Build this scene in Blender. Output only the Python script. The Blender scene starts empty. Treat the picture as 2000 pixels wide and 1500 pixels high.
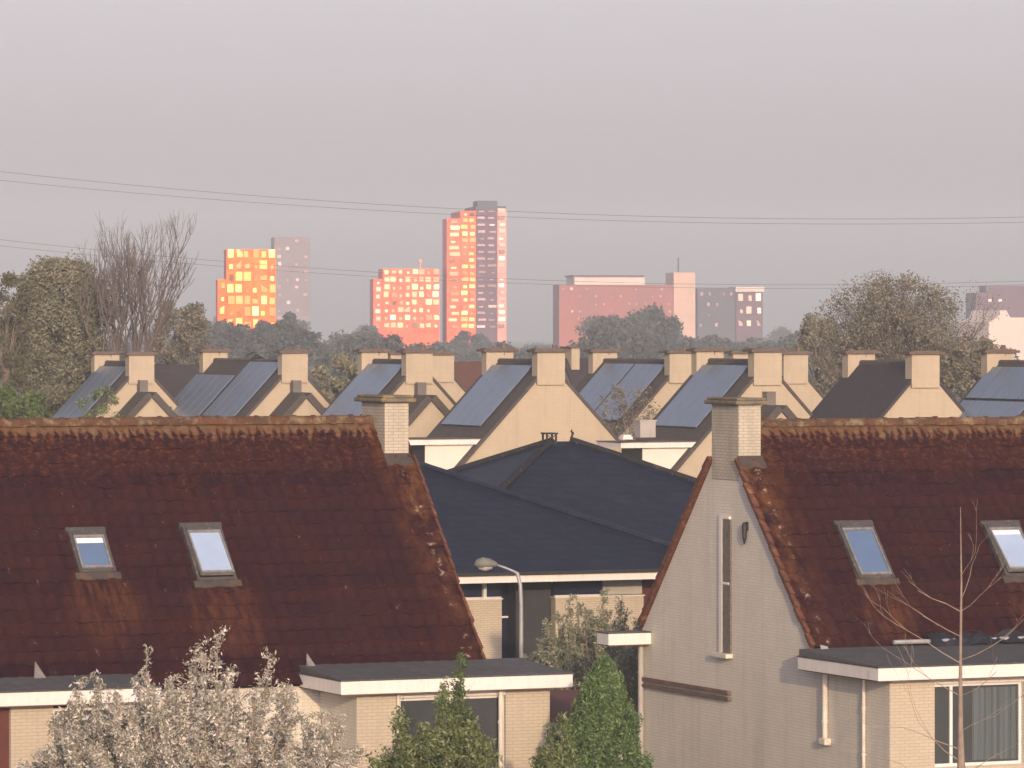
import bpy, math, random
import numpy as np
from mathutils import Vector

SC = bpy.context.scene
COL = SC.collection
R = math.radians
E, FP, HY = 9.5, 9000.0, 640.0           # eye height, focal length and horizon row of the 2000 px photograph
TH = R(23.5)                              # the whole estate stands on one street grid, turned by this much
CT, ST = math.cos(TH), math.sin(TH)

# ------------------------------------------------------------------ camera, sky, sun
cam = bpy.data.cameras.new('camera'); cam.sensor_width = 36; cam.lens = FP / 2000 * 36
cam.shift_y = -(750 - HY) / 2000; cam.clip_start = 1; cam.clip_end = 9000
co = bpy.data.objects.new('camera', cam); COL.objects.link(co)
co.location = (0, 0, E); co.rotation_euler = (R(90), 0, 0); SC.camera = co

SUN_AZ, SUN_EL = R(9), R(13)             # azimuth from the -Y axis towards +X: the sun is behind the camera, to the right
sl = bpy.data.lights.new('sun', 'SUN'); sl.energy = 2.3; sl.angle = R(0.6); sl.color = (1.0, 0.72, 0.42)
so = bpy.data.objects.new('sun', sl); COL.objects.link(so)
to_sun = Vector((math.sin(SUN_AZ) * math.cos(SUN_EL), -math.cos(SUN_AZ) * math.cos(SUN_EL), math.sin(SUN_EL)))
so.rotation_euler = to_sun.to_track_quat('Z', 'Y').to_euler()

w = bpy.data.worlds.new('World'); SC.world = w; w.use_nodes = True
nt = w.node_tree; bg = nt.nodes['Background']
sky = nt.nodes.new('ShaderNodeTexSky'); sky.sky_type = 'NISHITA'; sky.sun_disc = False
sky.sun_elevation = SUN_EL; sky.sun_rotation = math.pi - SUN_AZ
sky.air_density = 1.0; sky.dust_density = 3.0; sky.ozone_density = 1.5
hs = nt.nodes.new('ShaderNodeHueSaturation'); hs.inputs['Saturation'].default_value = 0.35
mx = nt.nodes.new('ShaderNodeMix'); mx.data_type = 'RGBA'; mx.blend_type = 'MULTIPLY'; mx.inputs[0].default_value = 1
mx.inputs[7].default_value = (1.0, .885, 1.0, 1)
nt.links.new(sky.outputs[0], hs.inputs['Color']); nt.links.new(hs.outputs[0], mx.inputs[6])
nt.links.new(mx.outputs[2], bg.inputs[0]); bg.inputs[1].default_value = 0.145
SC.view_settings.view_transform = 'Standard'; SC.view_settings.look = 'None'
SC.view_settings.exposure = 0.47; SC.view_settings.gamma = 1

rng = random.Random(7)
nrg = np.random.default_rng(11)

# ------------------------------------------------------------------ helpers
def at(px, py, Y): return Vector(((px - 1000) / FP * Y, Y, E - (py - HY) / FP * Y))

class MB:
    def __init__(s): s.v = []; s.f = []
    def add(s, vs, fs):
        b = len(s.v); s.v += [tuple(p) for p in vs]; s.f += [tuple(i + b for i in f) for f in fs]
    def hexa(s, p):                        # 8 corners: lower ring 0-3 then upper ring 4-7
        s.add(p, [(3, 2, 1, 0), (4, 5, 6, 7), (0, 1, 5, 4), (1, 2, 6, 5), (2, 3, 7, 6), (3, 0, 4, 7)])
    def box(s, x0, x1, y0, y1, z0, z1):
        s.hexa([(x0, y0, z0), (x1, y0, z0), (x1, y1, z0), (x0, y1, z0), (x0, y0, z1), (x1, y0, z1), (x1, y1, z1), (x0, y1, z1)])
    def prism(s, poly, vec):
        n = len(poly); v = Vector(vec); a = [Vector(p) for p in poly]
        s.add(a + [p + v for p in a], [tuple(range(n))[::-1], tuple(range(n, 2 * n))] + [(i, (i + 1) % n, (i + 1) % n + n, i + n) for i in range(n)])
    def tube(s, pts, rad, n=6, caps=True):
        pts = [Vector(p) for p in pts]; rings = []
        if not isinstance(rad, (list, tuple)): rad = [rad] * len(pts)
        up = None
        for i, p in enumerate(pts):
            d = (pts[min(i + 1, len(pts) - 1)] - pts[max(i - 1, 0)]).normalized()
            if up is None: up = Vector((0, 0, 1)) if abs(d.z) < .9 else Vector((1, 0, 0))
            a = d.cross(up); a = a.normalized() if a.length > 1e-6 else Vector((1, 0, 0)); b = d.cross(a).normalized()
            rings.append([p + (a * math.cos(2 * math.pi * k / n) + b * math.sin(2 * math.pi * k / n)) * rad[i] for k in range(n)])
        vs = [q for r in rings for q in r]; fs = []
        for i in range(len(pts) - 1):
            for k in range(n):
                fs.append((i * n + k, i * n + (k + 1) % n, (i + 1) * n + (k + 1) % n, (i + 1) * n + k))
        if caps: fs += [tuple(range(n))[::-1], tuple(range((len(pts) - 1) * n, len(pts) * n))]
        s.add(vs, fs)
    def build(s, name, mat, parent=None, smooth=False, bevel=0):
        me = bpy.data.meshes.new(name); me.from_pydata(s.v, [], s.f); me.update()
        me.materials.append(mat)
        if smooth: me.polygons.foreach_set('use_smooth', [True] * len(me.polygons))
        o = bpy.data.objects.new(name, me); COL.objects.link(o); o.parent = parent
        if bevel:
            b = o.modifiers.new('bevel', 'BEVEL'); b.width = bevel; b.segments = 2; b.limit_method = 'ANGLE'
        return o

def tag(o, label=None, cat=None, group=None, kind=None):
    if label: o['label'] = label
    if cat: o['category'] = cat
    if group: o['group'] = group
    if kind: o['kind'] = kind
    return o

def thing(name, label, cat, loc=(0, 0, 0), rz=0.0, group=None):
    o = bpy.data.objects.new(name, None); COL.objects.link(o); o.location = loc; o.rotation_euler = (0, 0, rz)
    return tag(o, label, cat, group)

# ------------------------------------------------------------------ materials
def nodes_of(m):
    m.use_nodes = True; t = m.node_tree; return t, t.nodes, t.links, t.nodes['Principled BSDF']

def mathn(t, op, a, b=None, c=None, clamp=False):
    n = t.nodes.new('ShaderNodeMath'); n.operation = op; n.use_clamp = clamp
    for i, q in enumerate((a, b, c)):
        if q is None: continue
        if isinstance(q, (int, float)): n.inputs[i].default_value = q
        else: t.links.new(q, n.inputs[i])
    return n.outputs[0]

def mixc(t, fac, a, b):
    n = t.nodes.new('ShaderNodeMix'); n.data_type = 'RGBA'
    for i, q in ((0, fac), (6, a), (7, b)):
        if isinstance(q, (int, float)): n.inputs[i].default_value = q
        elif isinstance(q, tuple): n.inputs[i].default_value = (*q[:3], 1)
        else: t.links.new(q, n.inputs[i])
    return n.outputs[2]

def noise(t, vec, scale, detail=5, rough=.6):
    n = t.nodes.new('ShaderNodeTexNoise'); n.inputs['Scale'].default_value = scale
    n.inputs['Detail'].default_value = detail; n.inputs['Roughness'].default_value = rough
    t.links.new(vec, n.inputs['Vector']); return n.outputs[0]

def ramp(t, fac, lo, hi):
    n = t.nodes.new('ShaderNodeMapRange'); n.inputs[1].default_value = lo; n.inputs[2].default_value = hi
    t.links.new(fac, n.inputs[0]); return n.outputs[0]

def stretch(t, vec, s):
    n = t.nodes.new('ShaderNodeMapping'); n.inputs['Scale'].default_value = s; t.links.new(vec, n.inputs['Vector']); return n.outputs[0]

def bump(t, L, p, h, strength, dist=.02):
    b = t.nodes.new('ShaderNodeBump'); b.inputs['Strength'].default_value = strength; b.inputs['Distance'].default_value = dist
    L.new(h, b.inputs['Height']); L.new(b.outputs[0], p.inputs['Normal'])

def mat(name, c1, c2=None, scale=2.0, rough=.85, c3=None, s3=.8, t3=(.55, .7), bs=0.0, bscale=40, metal=0.0, spec=.3, stretchv=None):
    m = bpy.data.materials.new(name); t, N, L, p = nodes_of(m)
    c2 = c2 or tuple(x * .8 for x in c1)
    v = N.new('ShaderNodeTexCoord').outputs['Object']
    sv = stretch(t, v, stretchv) if stretchv else v
    c = mixc(t, ramp(t, noise(t, sv, scale), .3, .7), c1, c2)
    if c3: c = mixc(t, ramp(t, noise(t, v, s3, 8, .7), *t3), c, c3)
    L.new(c, p.inputs['Base Color']); p.inputs['Roughness'].default_value = rough
    p.inputs['Metallic'].default_value = metal; p.inputs['Specular IOR Level'].default_value = spec
    if bs: bump(t, L, p, noise(t, v, bscale), bs)
    return m

def brick_mat(name, c1, c2, mortar, stain=None, stain_amt=(.55, .8), bw=.21, bh=.0625, bs=.5):
    m = bpy.data.materials.new(name); t, N, L, p = nodes_of(m)
    v = N.new('ShaderNodeTexCoord').outputs['Object']
    sp = N.new('ShaderNodeSeparateXYZ'); L.new(v, sp.inputs[0])
    cb = N.new('ShaderNodeCombineXYZ'); L.new(mathn(t, 'ADD', sp.outputs[0], sp.outputs[1]), cb.inputs[0]); L.new(sp.outputs[2], cb.inputs[1])
    b = N.new('ShaderNodeTexBrick'); L.new(cb.outputs[0], b.inputs['Vector']); b.inputs['Scale'].default_value = 1
    b.inputs['Brick Width'].default_value = bw; b.inputs['Row Height'].default_value = bh; b.inputs['Mortar Size'].default_value = .008
    b.inputs['Color1'].default_value = (*c1, 1); b.inputs['Color2'].default_value = (*c2, 1); b.inputs['Mortar'].default_value = (*mortar, 1)
    c = b.outputs['Color']
    big = ramp(t, noise(t, v, .9, 6, .65), .35, .7)
    c = mixc(t, mathn(t, 'MULTIPLY', big, .35), c, tuple(x * .72 for x in c1))
    if stain:
        c = mixc(t, mathn(t, 'MULTIPLY', ramp(t, noise(t, stretch(t, v, (1.6, 1.6, .5)), 1.5, 8, .7), *stain_amt), .8), c, stain)
    L.new(c, p.inputs['Base Color']); streak = ramp(t, noise(t, stretch(t, v, (3.0, 3.0, .22)), 1.3, 6, .65), .50, .78)
    c2_ = mixc(t, mathn(t, 'MULTIPLY', streak, .38), c, tuple(x * .55 for x in c1)); L.new(c2_, p.inputs['Base Color'])
    p.inputs['Roughness'].default_value = .9; p.inputs['Specular IOR Level'].default_value = .2
    bump(t, L, p, b.outputs['Fac'], -bs, .012)
    return m

def glass(name, col, metal=.75, rough=.06):
    m = bpy.data.materials.new(name); t, N, L, p = nodes_of(m)
    v = N.new('ShaderNodeTexCoord').outputs['Object']
    L.new(mixc(t, ramp(t, noise(t, v, 1.2), .3, .7), col, tuple(x * .8 for x in col)), p.inputs['Base Color'])
    p.inputs['Metallic'].default_value = metal; p.inputs['Roughness'].default_value = rough
    return m

def tile_mat(name, moss_spots, verge_x, flip):
    """dark red pantiles; lichen, with painted lit streaks, hangs below the ridge, beside the verge and under the skylights"""
    m = bpy.data.materials.new(name); t, N, L, p = nodes_of(m)
    v = N.new('ShaderNodeTexCoord').outputs['Object']
    sp = N.new('ShaderNodeSeparateXYZ'); L.new(v, sp.inputs[0]); X, Yc = sp.outputs[0], sp.outputs[1]
    s = mathn(t, 'MULTIPLY', mathn(t, 'ABSOLUTE', Yc), 1.466)               # metres down the slope
    cell = N.new('ShaderNodeTexWhiteNoise'); cell.noise_dimensions = '2D'
    cb = N.new('ShaderNodeCombineXYZ'); L.new(mathn(t, 'FLOOR', mathn(t, 'DIVIDE', X, .3)), cb.inputs[0]); L.new(mathn(t, 'FLOOR', mathn(t, 'DIVIDE', s, .33)), cb.inputs[1])
    L.new(cb.outputs[0], cell.inputs['Vector'])
    base = mixc(t, cell.outputs['Value'], (.028, .0055, .0095), (.0165, .0040, .0105))
    rowv = N.new('ShaderNodeTexWhiteNoise'); rowv.noise_dimensions = '1D'; L.new(mathn(t, 'FLOOR', mathn(t, 'DIVIDE', s, .33)), rowv.inputs['W'])
    base = mixc(t, mathn(t, 'MULTIPLY', rowv.outputs['Value'], .5), base, (.048, .014, .013))
    lap = ramp(t, mathn(t, 'FRACT', mathn(t, 'DIVIDE', s, .33)), .80, .97)                       # darker along each course's lower edge
    base = mixc(t, mathn(t, 'MULTIPLY', lap, .55), base, (.010, .004, .006))
    n1 = noise(t, v, 1.1, 8, .7); n2 = noise(t, v, 9, 8, .75)
    base = mixc(t, mathn(t, 'MULTIPLY', ramp(t, n1, .42, .68), .75), base, (.040, .011, .008))
    base = mixc(t, mathn(t, 'MULTIPLY', ramp(t, n2, .60, .74), .5), base, (.11, .055, .035))
    # lichen fringe under the ridge; fingers paint light and shade on the tile rolls
    fing = mathn(t, 'MULTIPLY', mathn(t, 'ADD', mathn(t, 'SINE', mathn(t, 'ADD', mathn(t, 'MULTIPLY', X, 36.0), mathn(t, 'MULTIPLY', noise(t, v, 1.7, 3), 14.0))), 1.0), .09)
    edge = mathn(t, 'ADD', mathn(t, 'ADD', mathn(t, 'MULTIPLY', fing, 1.25), -.16), mathn(t, 'MULTIPLY', noise(t, v, 3.2, 8, .75), .72))
    r1 = ramp(t, mathn(t, 'SUBTRACT', edge, s), -.06, .10)
    li = mixc(t, ramp(t, noise(t, v, 5, 7, .7), .38, .62), (.125, .055, .025), (.17, .12, .075))
    base = mixc(t, mathn(t, 'MULTIPLY', r1, .9), base, li)
    fade = mathn(t, 'MULTIPLY', ramp(t, s, 1.9, .2), ramp(t, n2, .5, .66))
    base = mixc(t, mathn(t, 'MULTIPLY', fade, .65), base, (.21, .085, .035))
    sp2 = noise(t, stretch(t, v, (1, .5, .5)), 10, 4, .6)
    base = mixc(t, mathn(t, 'MULTIPLY', mathn(t, 'MULTIPLY', ramp(t, sp2, .66, .72), ramp(t, n1, .40, .60)), .7), base, (.22, .13, .10))
    # verge
    dv = mathn(t, 'MULTIPLY', mathn(t, 'SUBTRACT', X, verge_x), flip)
    vg = mathn(t, 'MULTIPLY', ramp(t, dv, 1.0, .0), ramp(t, noise(t, stretch(t, v, (1, .6, .6)), 3.2, 8, .7), .42, .62))
    vg = mathn(t, 'MULTIPLY', vg, ramp(t, s, 7.5, .6))
    base = mixc(t, mathn(t, 'MULTIPLY', vg, .9), base, (.19, .080, .030))
    vg2 = mathn(t, 'MULTIPLY', ramp(t, dv, .42, .30), ramp(t, noise(t, v, 6, 8, .7), .56, .66))
    vg2 = mathn(t, 'MULTIPLY', vg2, ramp(t, dv, .16, .24))
    base = mixc(t, mathn(t, 'MULTIPLY', vg2, .85), base, (.42, .33, .24))
    for (mx_, ms, wx, ws) in moss_spots:
        a = mathn(t, 'POWER', mathn(t, 'DIVIDE', mathn(t, 'SUBTRACT', X, mx_), wx), 2.0)
        b = mathn(t, 'POWER', mathn(t, 'DIVIDE', mathn(t, 'SUBTRACT', s, ms), ws), 2.0)
        q = ramp(t, mathn(t, 'ADD', a, b), 1.0, .0)
        q = mathn(t, 'MULTIPLY', q, ramp(t, noise(t, stretch(t, v, (3.2, .8, .8)), 2.2, 8, .7), .40, .62))
        base = mixc(t, mathn(t, 'MULTIPLY', q, .5), base, (.15, .062, .026))
    L.new(base, p.inputs['Base Color']); p.inputs['Roughness'].default_value = .85; p.inputs['Specular IOR Level'].default_value = .1
    bump(t, L, p, n2, .5, .015)
    return m

def leaf_mat(name, c1, c2, c3=None, scale=.8):
    m = bpy.data.materials.new(name); t, N, L, p = nodes_of(m)
    v = N.new('ShaderNodeTexCoord').outputs['Object']
    g = N.new('ShaderNodeNewGeometry')
    c = mixc(t, ramp(t, noise(t, v, scale, 4), .35, .65), c1, c2)
    if c3: c = mixc(t, ramp(t, g.outputs['Random Per Island'], .45, .95), c, c3)
    else: c = mixc(t, mathn(t, 'MULTIPLY', g.outputs['Random Per Island'], .5), c, tuple(min(1, x * 1.7) for x in c1))
    L.new(c, p.inputs['Base Color']); p.inputs['Roughness'].default_value = .7; p.inputs['Specular IOR Level'].default_value = .2
    return m

M = {
 'brick': brick_mat('pale_brick', (.50, .435, .33), (.46, .40, .31), (.36, .31, .25), (.40, .36, .30)),
 'gable_brick': brick_mat('fill_lifted_pale_brick', (.67, .625, .54), (.62, .58, .50), (.53, .495, .43), (.52, .485, .43), (.5, .8), bs=.45),  # same brick, lightened in colour to make up for weak fill in shade
 'chimney_brick': brick_mat('stained_chimney_brick', (.50, .455, .365), (.45, .41, .33), (.30, .265, .215), (.27, .245, .19), (.48, .75), bs=.8),
 'render': brick_mat('far_pale_brick', (.475, .402, .287), (.445, .378, .272), (.40, .335, .26), (.38, .32, .25), (.5, .8), bs=.2),
 'concrete': mat('concrete_cap', (.20, .17, .12), (.11, .095, .07), 5, .9, (.30, .22, .09), 3, (.5, .65), .6, 30),
 'far_cap': mat('dark_cap', (.16, .12, .10), (.09, .07, .06), 4, .9),
 'lead': mat('lead_flashing', (.40, .39, .38), (.22, .22, .22), 4, .6, (.33, .24, .12), 3, (.55, .7), .4, 18),
 'dulllead': mat('dull_lead', (.21, .20, .195), (.13, .125, .12), 6, .7),
 'sheet': mat('black_sheeting', (.012, .012, .02), (.02, .02, .026), 8, .5),
 'sash': mat('weathered_sash', (.26, .25, .245), (.14, .135, .13), 9, .5),
 'apron': mat('mossy_lead', (.075, .062, .055), (.045, .038, .036), 5, .85, (.10, .065, .04), 4, (.5, .65), .5, 18),
 'paleglass': glass('pale_sky_tinted_glass', (.56, .73, .98), .35, .12),  # skylight panes: bright sky reflection put into the base colour
 'midglass': glass('mid_sky_tinted_glass', (.17, .265, .44), .35, .10),
 'felt': mat('grey_roofing_felt', (.105, .105, .105), (.075, .077, .08), 2.5, .85, (.17, .165, .15), 3, (.55, .75), .3, 20, stretchv=(2, .6, 1)),
 'white': mat('white_paint', (.74, .70, .655), (.66, .62, .58), 1.6, .6, (.46, .42, .36), 4, (.58, .78), stretchv=(5, 5, .6)),
 'frame': mat('grey_window_frame', (.085, .08, .078), (.05, .048, .046), 6, .5, (.16, .15, .14), 8, (.55, .68)),
 'dark': mat('black_metal', (.02, .02, .02), (.03, .028, .025), 6, .5),
 'brown': mat('brown_timber', (.115, .032, .022), (.08, .024, .02), 3, .7),
 'wood': mat('weathered_timber', (.20, .12, .09), (.12, .075, .06), 3, .8),
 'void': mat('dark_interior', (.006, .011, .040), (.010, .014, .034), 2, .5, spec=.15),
 'shade': mat('dark_shade_grey', (.042, .042, .047), (.030, .031, .038), 1.3, .7),
 'shade2': mat('weathered_grey_block', (.17, .155, .14), (.12, .11, .10), 2, .9),
 'panelgrey': mat('grey_panel', (.40, .38, .35), (.32, .30, .27), 1.5, .7),
 'steel': mat('galvanised_steel', (.42, .43, .43), (.30, .31, .32), 3, .5, metal=.3),
 'lampgrey': mat('dull_lamp_grey', (.20, .205, .185), (.13, .135, .125), 6, .6),
 'pipe': mat('cream_pipe', (.68, .63, .54), (.52, .47, .39), 3, .6),
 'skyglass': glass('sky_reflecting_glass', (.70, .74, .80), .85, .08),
 'blind': mat('pale_blind', (.78, .79, .82), (.7, .72, .75), 2, .4),
 'winglass': glass('window_glass', (.10, .11, .12), .4, .05),
 'curtain': mat('curtain', (.115, .14, .145), (.06, .075, .08), 3, .9, stretchv=(6, 6, .1)),
 'slate': mat('dark_blue_slate', (.013, .017, .034), (.010, .012, .026), 1.5, .85, (.045, .045, .045), 5, (.68, .82), .6, 14, spec=.12),
 'slatemoss': mat('mossy_slate_hip', (.030, .030, .030), (.014, .017, .028), 4, .9, (.13, .115, .08), 4, (.58, .7), .6, 14, spec=.12),
 'rearroof': mat('grey_brown_tiles', (.085, .070, .062), (.058, .050, .050), 3, .85, (.10, .085, .06), 2, (.5, .75), .6, 9, stretchv=(1, 1, 5)),
 'rearroof2': mat('dark_purple_tiles', (.055, .044, .048), (.040, .034, .042), 3, .85, (.09, .07, .06), 2.5, (.58, .75), .6, 9, stretchv=(1, 1, 5)),
 'redroof': mat('dull_red_tiles', (.13, .06, .05), (.10, .05, .045), 2, .85),
 'verge': mat('verge_tiles', (.12, .10, .085), (.07, .06, .055), 6, .9),
 'redverge': mat('red_verge_tiles', (.16, .06, .035), (.07, .03, .022), 7, .85, (.28, .13, .05), 4, (.55, .7), .6, 20),
 'cream': mat('cream_cladding', (.72, .66, .56), (.66, .6, .52), 1, .6),
 'bark': mat('grey_bark', (.15, .125, .115), (.10, .085, .08), 5, .95),
 'palebark': mat('pale_bark', (.30, .24, .19), (.20, .155, .125), 6, .9),
 'wire': mat('aluminium_wire', (.17, .17, .18), (.14, .14, .15), 1, .6),
 'grass': mat('rough_grass', (.055, .065, .028), (.08, .08, .035), .5, .95),
 'asphalt': mat('asphalt', (.05, .05, .05), (.04, .04, .042), 3, .9),
 'paving': mat('concrete_paving', (.22, .20, .18), (.17, .155, .14), 2, .9),
}
def solar_mat():
    m = bpy.data.materials.new('solar_cells'); t, N, L, p = nodes_of(m)
    v = N.new('ShaderNodeTexCoord').outputs['Object']; oi = N.new('ShaderNodeObjectInfo')
    c = mixc(t, ramp(t, noise(t, v, 2.0), .3, .7), (.175, .23, .305), (.145, .195, .27))
    c = mixc(t, mathn(t, 'MULTIPLY', oi.outputs['Random'], .25), c, (.20, .24, .31))
    L.new(c, p.inputs['Base Color']); p.inputs['Roughness'].default_value = .3; p.inputs['Metallic'].default_value = .25
    return m
M['solar'] = solar_mat()
def slate_mat():
    m = brick_mat('slate_rows', (.012, .019, .044), (.006, .0105, .028), (.003, .004, .010), (.030, .033, .046), (.52, .74), bw=.33, bh=.16, bs=.9)
    p = m.node_tree.nodes['Principled BSDF']; p.inputs['Roughness'].default_value = .6; p.inputs['Specular IOR Level'].default_value = .2
    return m
M['slate'] = slate_mat()

# ------------------------------------------------------------------ ground
g = MB(); g.add([(-1000, -60, 0), (1000, -60, 0), (1000, 3400, 0), (-1000, 3400, 0)], [(0, 1, 2, 3)])
tag(g.build('ground', M['grass']), kind='structure')
def strip(name, u0, u1, v0, v1, z, m):
    o0 = Vector((0, 104, 0)); r = Vector((CT, ST, 0)); q = Vector((-ST, CT, 0))
    b = MB(); b.prism([o0 + r * u0 + q * v0 + Vector((0, 0, z)), o0 + r * u1 + q * v0 + Vector((0, 0, z)), o0 + r * u1 + q * v1 + Vector((0, 0, z)), o0 + r * u0 + q * v1 + Vector((0, 0, z))], (0, 0, -.1))
    return tag(b.build(name, m), kind='structure')
strip('road', -90, 90, 3, 9, .03, M['asphalt'])
strip('pavement', -90, 90, .9, 2.9, .12, M['paving'])
strip('pavement', -90, 90, 9.1, 11, .12, M['paving'])
strip('garden_path', -40, 40, -28, -26, .04, M['paving'])

# ------------------------------------------------------------------ near houses: shared pieces
TP = 1.072; PA = math.atan(TP); CP, SP = math.cos(PA), math.sin(PA)
def slope_pt(zr, x, s, h): return (x, -s * CP - h * SP, zr - s * SP + h * CP)

def slope_hit(px, py, root, zr):
    o = Vector((-root.location.x, -root.location.y)); d = Vector(((px - 1000) / FP, 1.0)); dz = -(py - HY) / FP
    lo = (o.x * CT + o.y * ST, -o.x * ST + o.y * CT); ld = (d.x * CT + d.y * ST, -d.x * ST + d.y * CT)
    k = (-SP * lo[1] + CP * (E - zr)) / (SP * ld[1] - CP * dz)
    return lo[0] + k * ld[0], -(lo[1] + k * ld[1]) / CP

def tiled_slope(mb, x0, x1, s1, zr, dx=.05, seed=1):
    rr = random.Random(seed); nx = int((x1 - x0) / dx); nc = int(s1 / .33) + 1; rows = []
    for c in range(nc):
        for k, fr in enumerate((0.0, .55, .97)):
            s = min((c + fr) * .33, s1); rows.append((c, s, .044 * fr + .012, k))
    jit = {}
    vs = []
    for (c, s, hh, k) in rows:
        for i in range(nx + 1):
            x = x0 + (x1 - x0) * i / nx; ti = math.floor(x / .3)
            if (c, ti) not in jit: jit[(c, ti)] = (rr.gauss(0, .005), rr.gauss(0, .012))
            jh, js = jit[(c, ti)]
            wv = .021 * math.cos(2 * math.pi * x / .3)
            vs.append(slope_pt(zr, x, max(0, s + (js if k == 2 else 0)), hh + wv + jh))
    n = nx + 1; fs = [(a * n + i, (a + 1) * n + i, (a + 1) * n + i + 1, a * n + i + 1) for a in range(len(rows) - 1) for i in range(nx)]
    mb.add(vs, fs)

def ridge_tiles(x0, x1, zr, parent, m):
    b = MB(); n = int((x1 - x0) / .4); L_ = (x1 - x0) / n
    for i in range(n):
        a = x0 + i * L_; dz = rng.gauss(0, .007)
        for q0, q1, r_ in ((a, a + L_ * .86, .115), (a + L_ * .84, a + L_ * 1.03, .132)):
            vs = []; 
            for x in (q0, q1):
                for k in range(9):
                    an = math.pi * (k / 8) * 1.24 - .12 * math.pi
                    vs.append((x, math.cos(an) * r_, zr - .01 + dz + math.sin(an) * r_))
            b.add(vs, [(k, k + 1, k + 10, k + 9) for k in range(8)] + [tuple(range(9)), tuple(range(17, 8, -1))])
    return b.build('ridge', m, parent)

ridge_m = mat('lichened_ridge_tiles', (.135, .060, .029), (.065, .040, .027), 2.6, .9, (.21, .165, .10), 4, (.50, .64), 1.0, 22)

def skylight(root, zr, quad, lift=0.0, glassm='skyglass', blind=False):
    hs_ = [slope_hit(px, py, root, zr) for px, py in quad]
    x0 = (hs_[0][0] + hs_[3][0]) / 2; x1 = (hs_[1][0] + hs_[2][0]) / 2; s0 = (hs_[0][1] + hs_[1][1]) / 2; s1 = (hs_[2][1] + hs_[3][1]) / 2
    S_ = lambda x, s, h: slope_pt(zr, x, s, h)
    def bar(b, xa, xb, sa, sb, ha, hb, tilt=0):
        f = lambda s, h: h + tilt * (s - s0) / (s1 - s0)
        b.hexa([S_(xa, sb, f(sb, ha)), S_(xb, sb, f(sb, ha)), S_(xb, sa, f(sa, ha)), S_(xa, sa, f(sa, ha)), S_(xa, sb, f(sb, hb)), S_(xb, sb, f(sb, hb)), S_(xb, sa, f(sa, hb)), S_(xa, sa, f(sa, hb))])
    b = MB(); W = .06
    bar(b, x0, x0 + W, s0, s1, -.05, .13); bar(b, x1 - W, x1, s0, s1, -.05, .13); bar(b, x0 + W, x1 - W, s0, s0 + .13, -.05, .15); bar(b, x0 + W, x1 - W, s1 - .07, s1, -.05, .12)
    bar(b, x0 - .03, x1 + .03, s0 - .10, s0 - .003, .0, .11)
    fr = b.build('skylight', M['frame'], root, bevel=.008)
    b = MB(); wx = .036
    bar(b, x0 + W + .005, x0 + W + wx, s0 + .135, s1 - .075, .06, .155, lift); bar(b, x1 - W - wx, x1 - W - .005, s0 + .135, s1 - .075, .06, .155, lift)
    bar(b, x0 + W + wx, x1 - W - wx, s0 + .135, s0 + .19, .06, .155, lift); bar(b, x0 + W + wx, x1 - W - wx, s1 - .13, s1 - .075, .06, .155, lift)
    b.build('sash', M['sash'], fr)
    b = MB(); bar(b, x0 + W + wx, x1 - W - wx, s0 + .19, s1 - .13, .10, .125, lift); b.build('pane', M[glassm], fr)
    if blind:
        b = MB(); bar(b, x0 + W + wx + .01, x1 - W - wx - .01, s0 + .20, s0 + .32, .127, .135, lift); b.build('blind', M['blind'], fr)
    b = MB(); n = 7                                                        # lead apron dressed over the tiles below
    for i in range(n):
        a = x0 - .08 + (x1 - x0 + .16) * i / n; c = x0 - .08 + (x1 - x0 + .16) * (i + 1) / n; e = .13 + .04 * rng.random()
        b.hexa([S_(a, s1 + e, .055), S_(c, s1 + e, .055), S_(c, s1 + .004, .04), S_(a, s1 + .004, .04), S_(a, s1 + e, .085), S_(c, s1 + e, .085), S_(c, s1 + .004, .10), S_(a, s1 + .004, .10)])
    b.build('apron', M['apron'], fr)
    return (x0 + x1) / 2, s1

def near_chimney(root, x0, x1, zr, ztop):
    b = MB(); b.box(x0, x1, -.63, .63, zr - 1.1, ztop); ch = b.build('chimney', M['chimney_brick'], root, bevel=.01)
    b = MB(); b.prism([(x0 - .12, -.76, ztop), (x1 + .12, -.76, ztop), (x1 + .12, .76, ztop), (x0 - .12, .76, ztop)], (0, 0, .085))
    b.prism([(x0 - .08, -.72, ztop + .085), (x1 + .08, -.72, ztop + .085), (x1 + .08, .72, ztop + .085), (x0 - .08, .72, ztop + .085)], (0, 0, .055))
    b.build('cap', M['concrete'], ch, bevel=.025)
    b = MB(); n = 5
    for i in range(n):                                                     # stepped lead along the front foot of the stack
        a = x0 - .03 + (x1 - x0 + .06) * i / n; c = x0 - .03 + (x1 - x0 + .06) * (i + 1) / n; z = zr - .67 * TP
        j = .03 * rng.random()
        b.hexa([(a, -.80 - j, z - .11 - j), (c, -.80 - j, z - .11 - j), (c, -.635, z + .0), (a, -.635, z + .0), (a, -.81 - j, z - .05 - j), (c, -.81 - j, z - .05 - j), (c, -.635, z + .13), (a, -.635, z + .13)])
    b.build('flashing', M['apron'], ch)
    return ch

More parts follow.
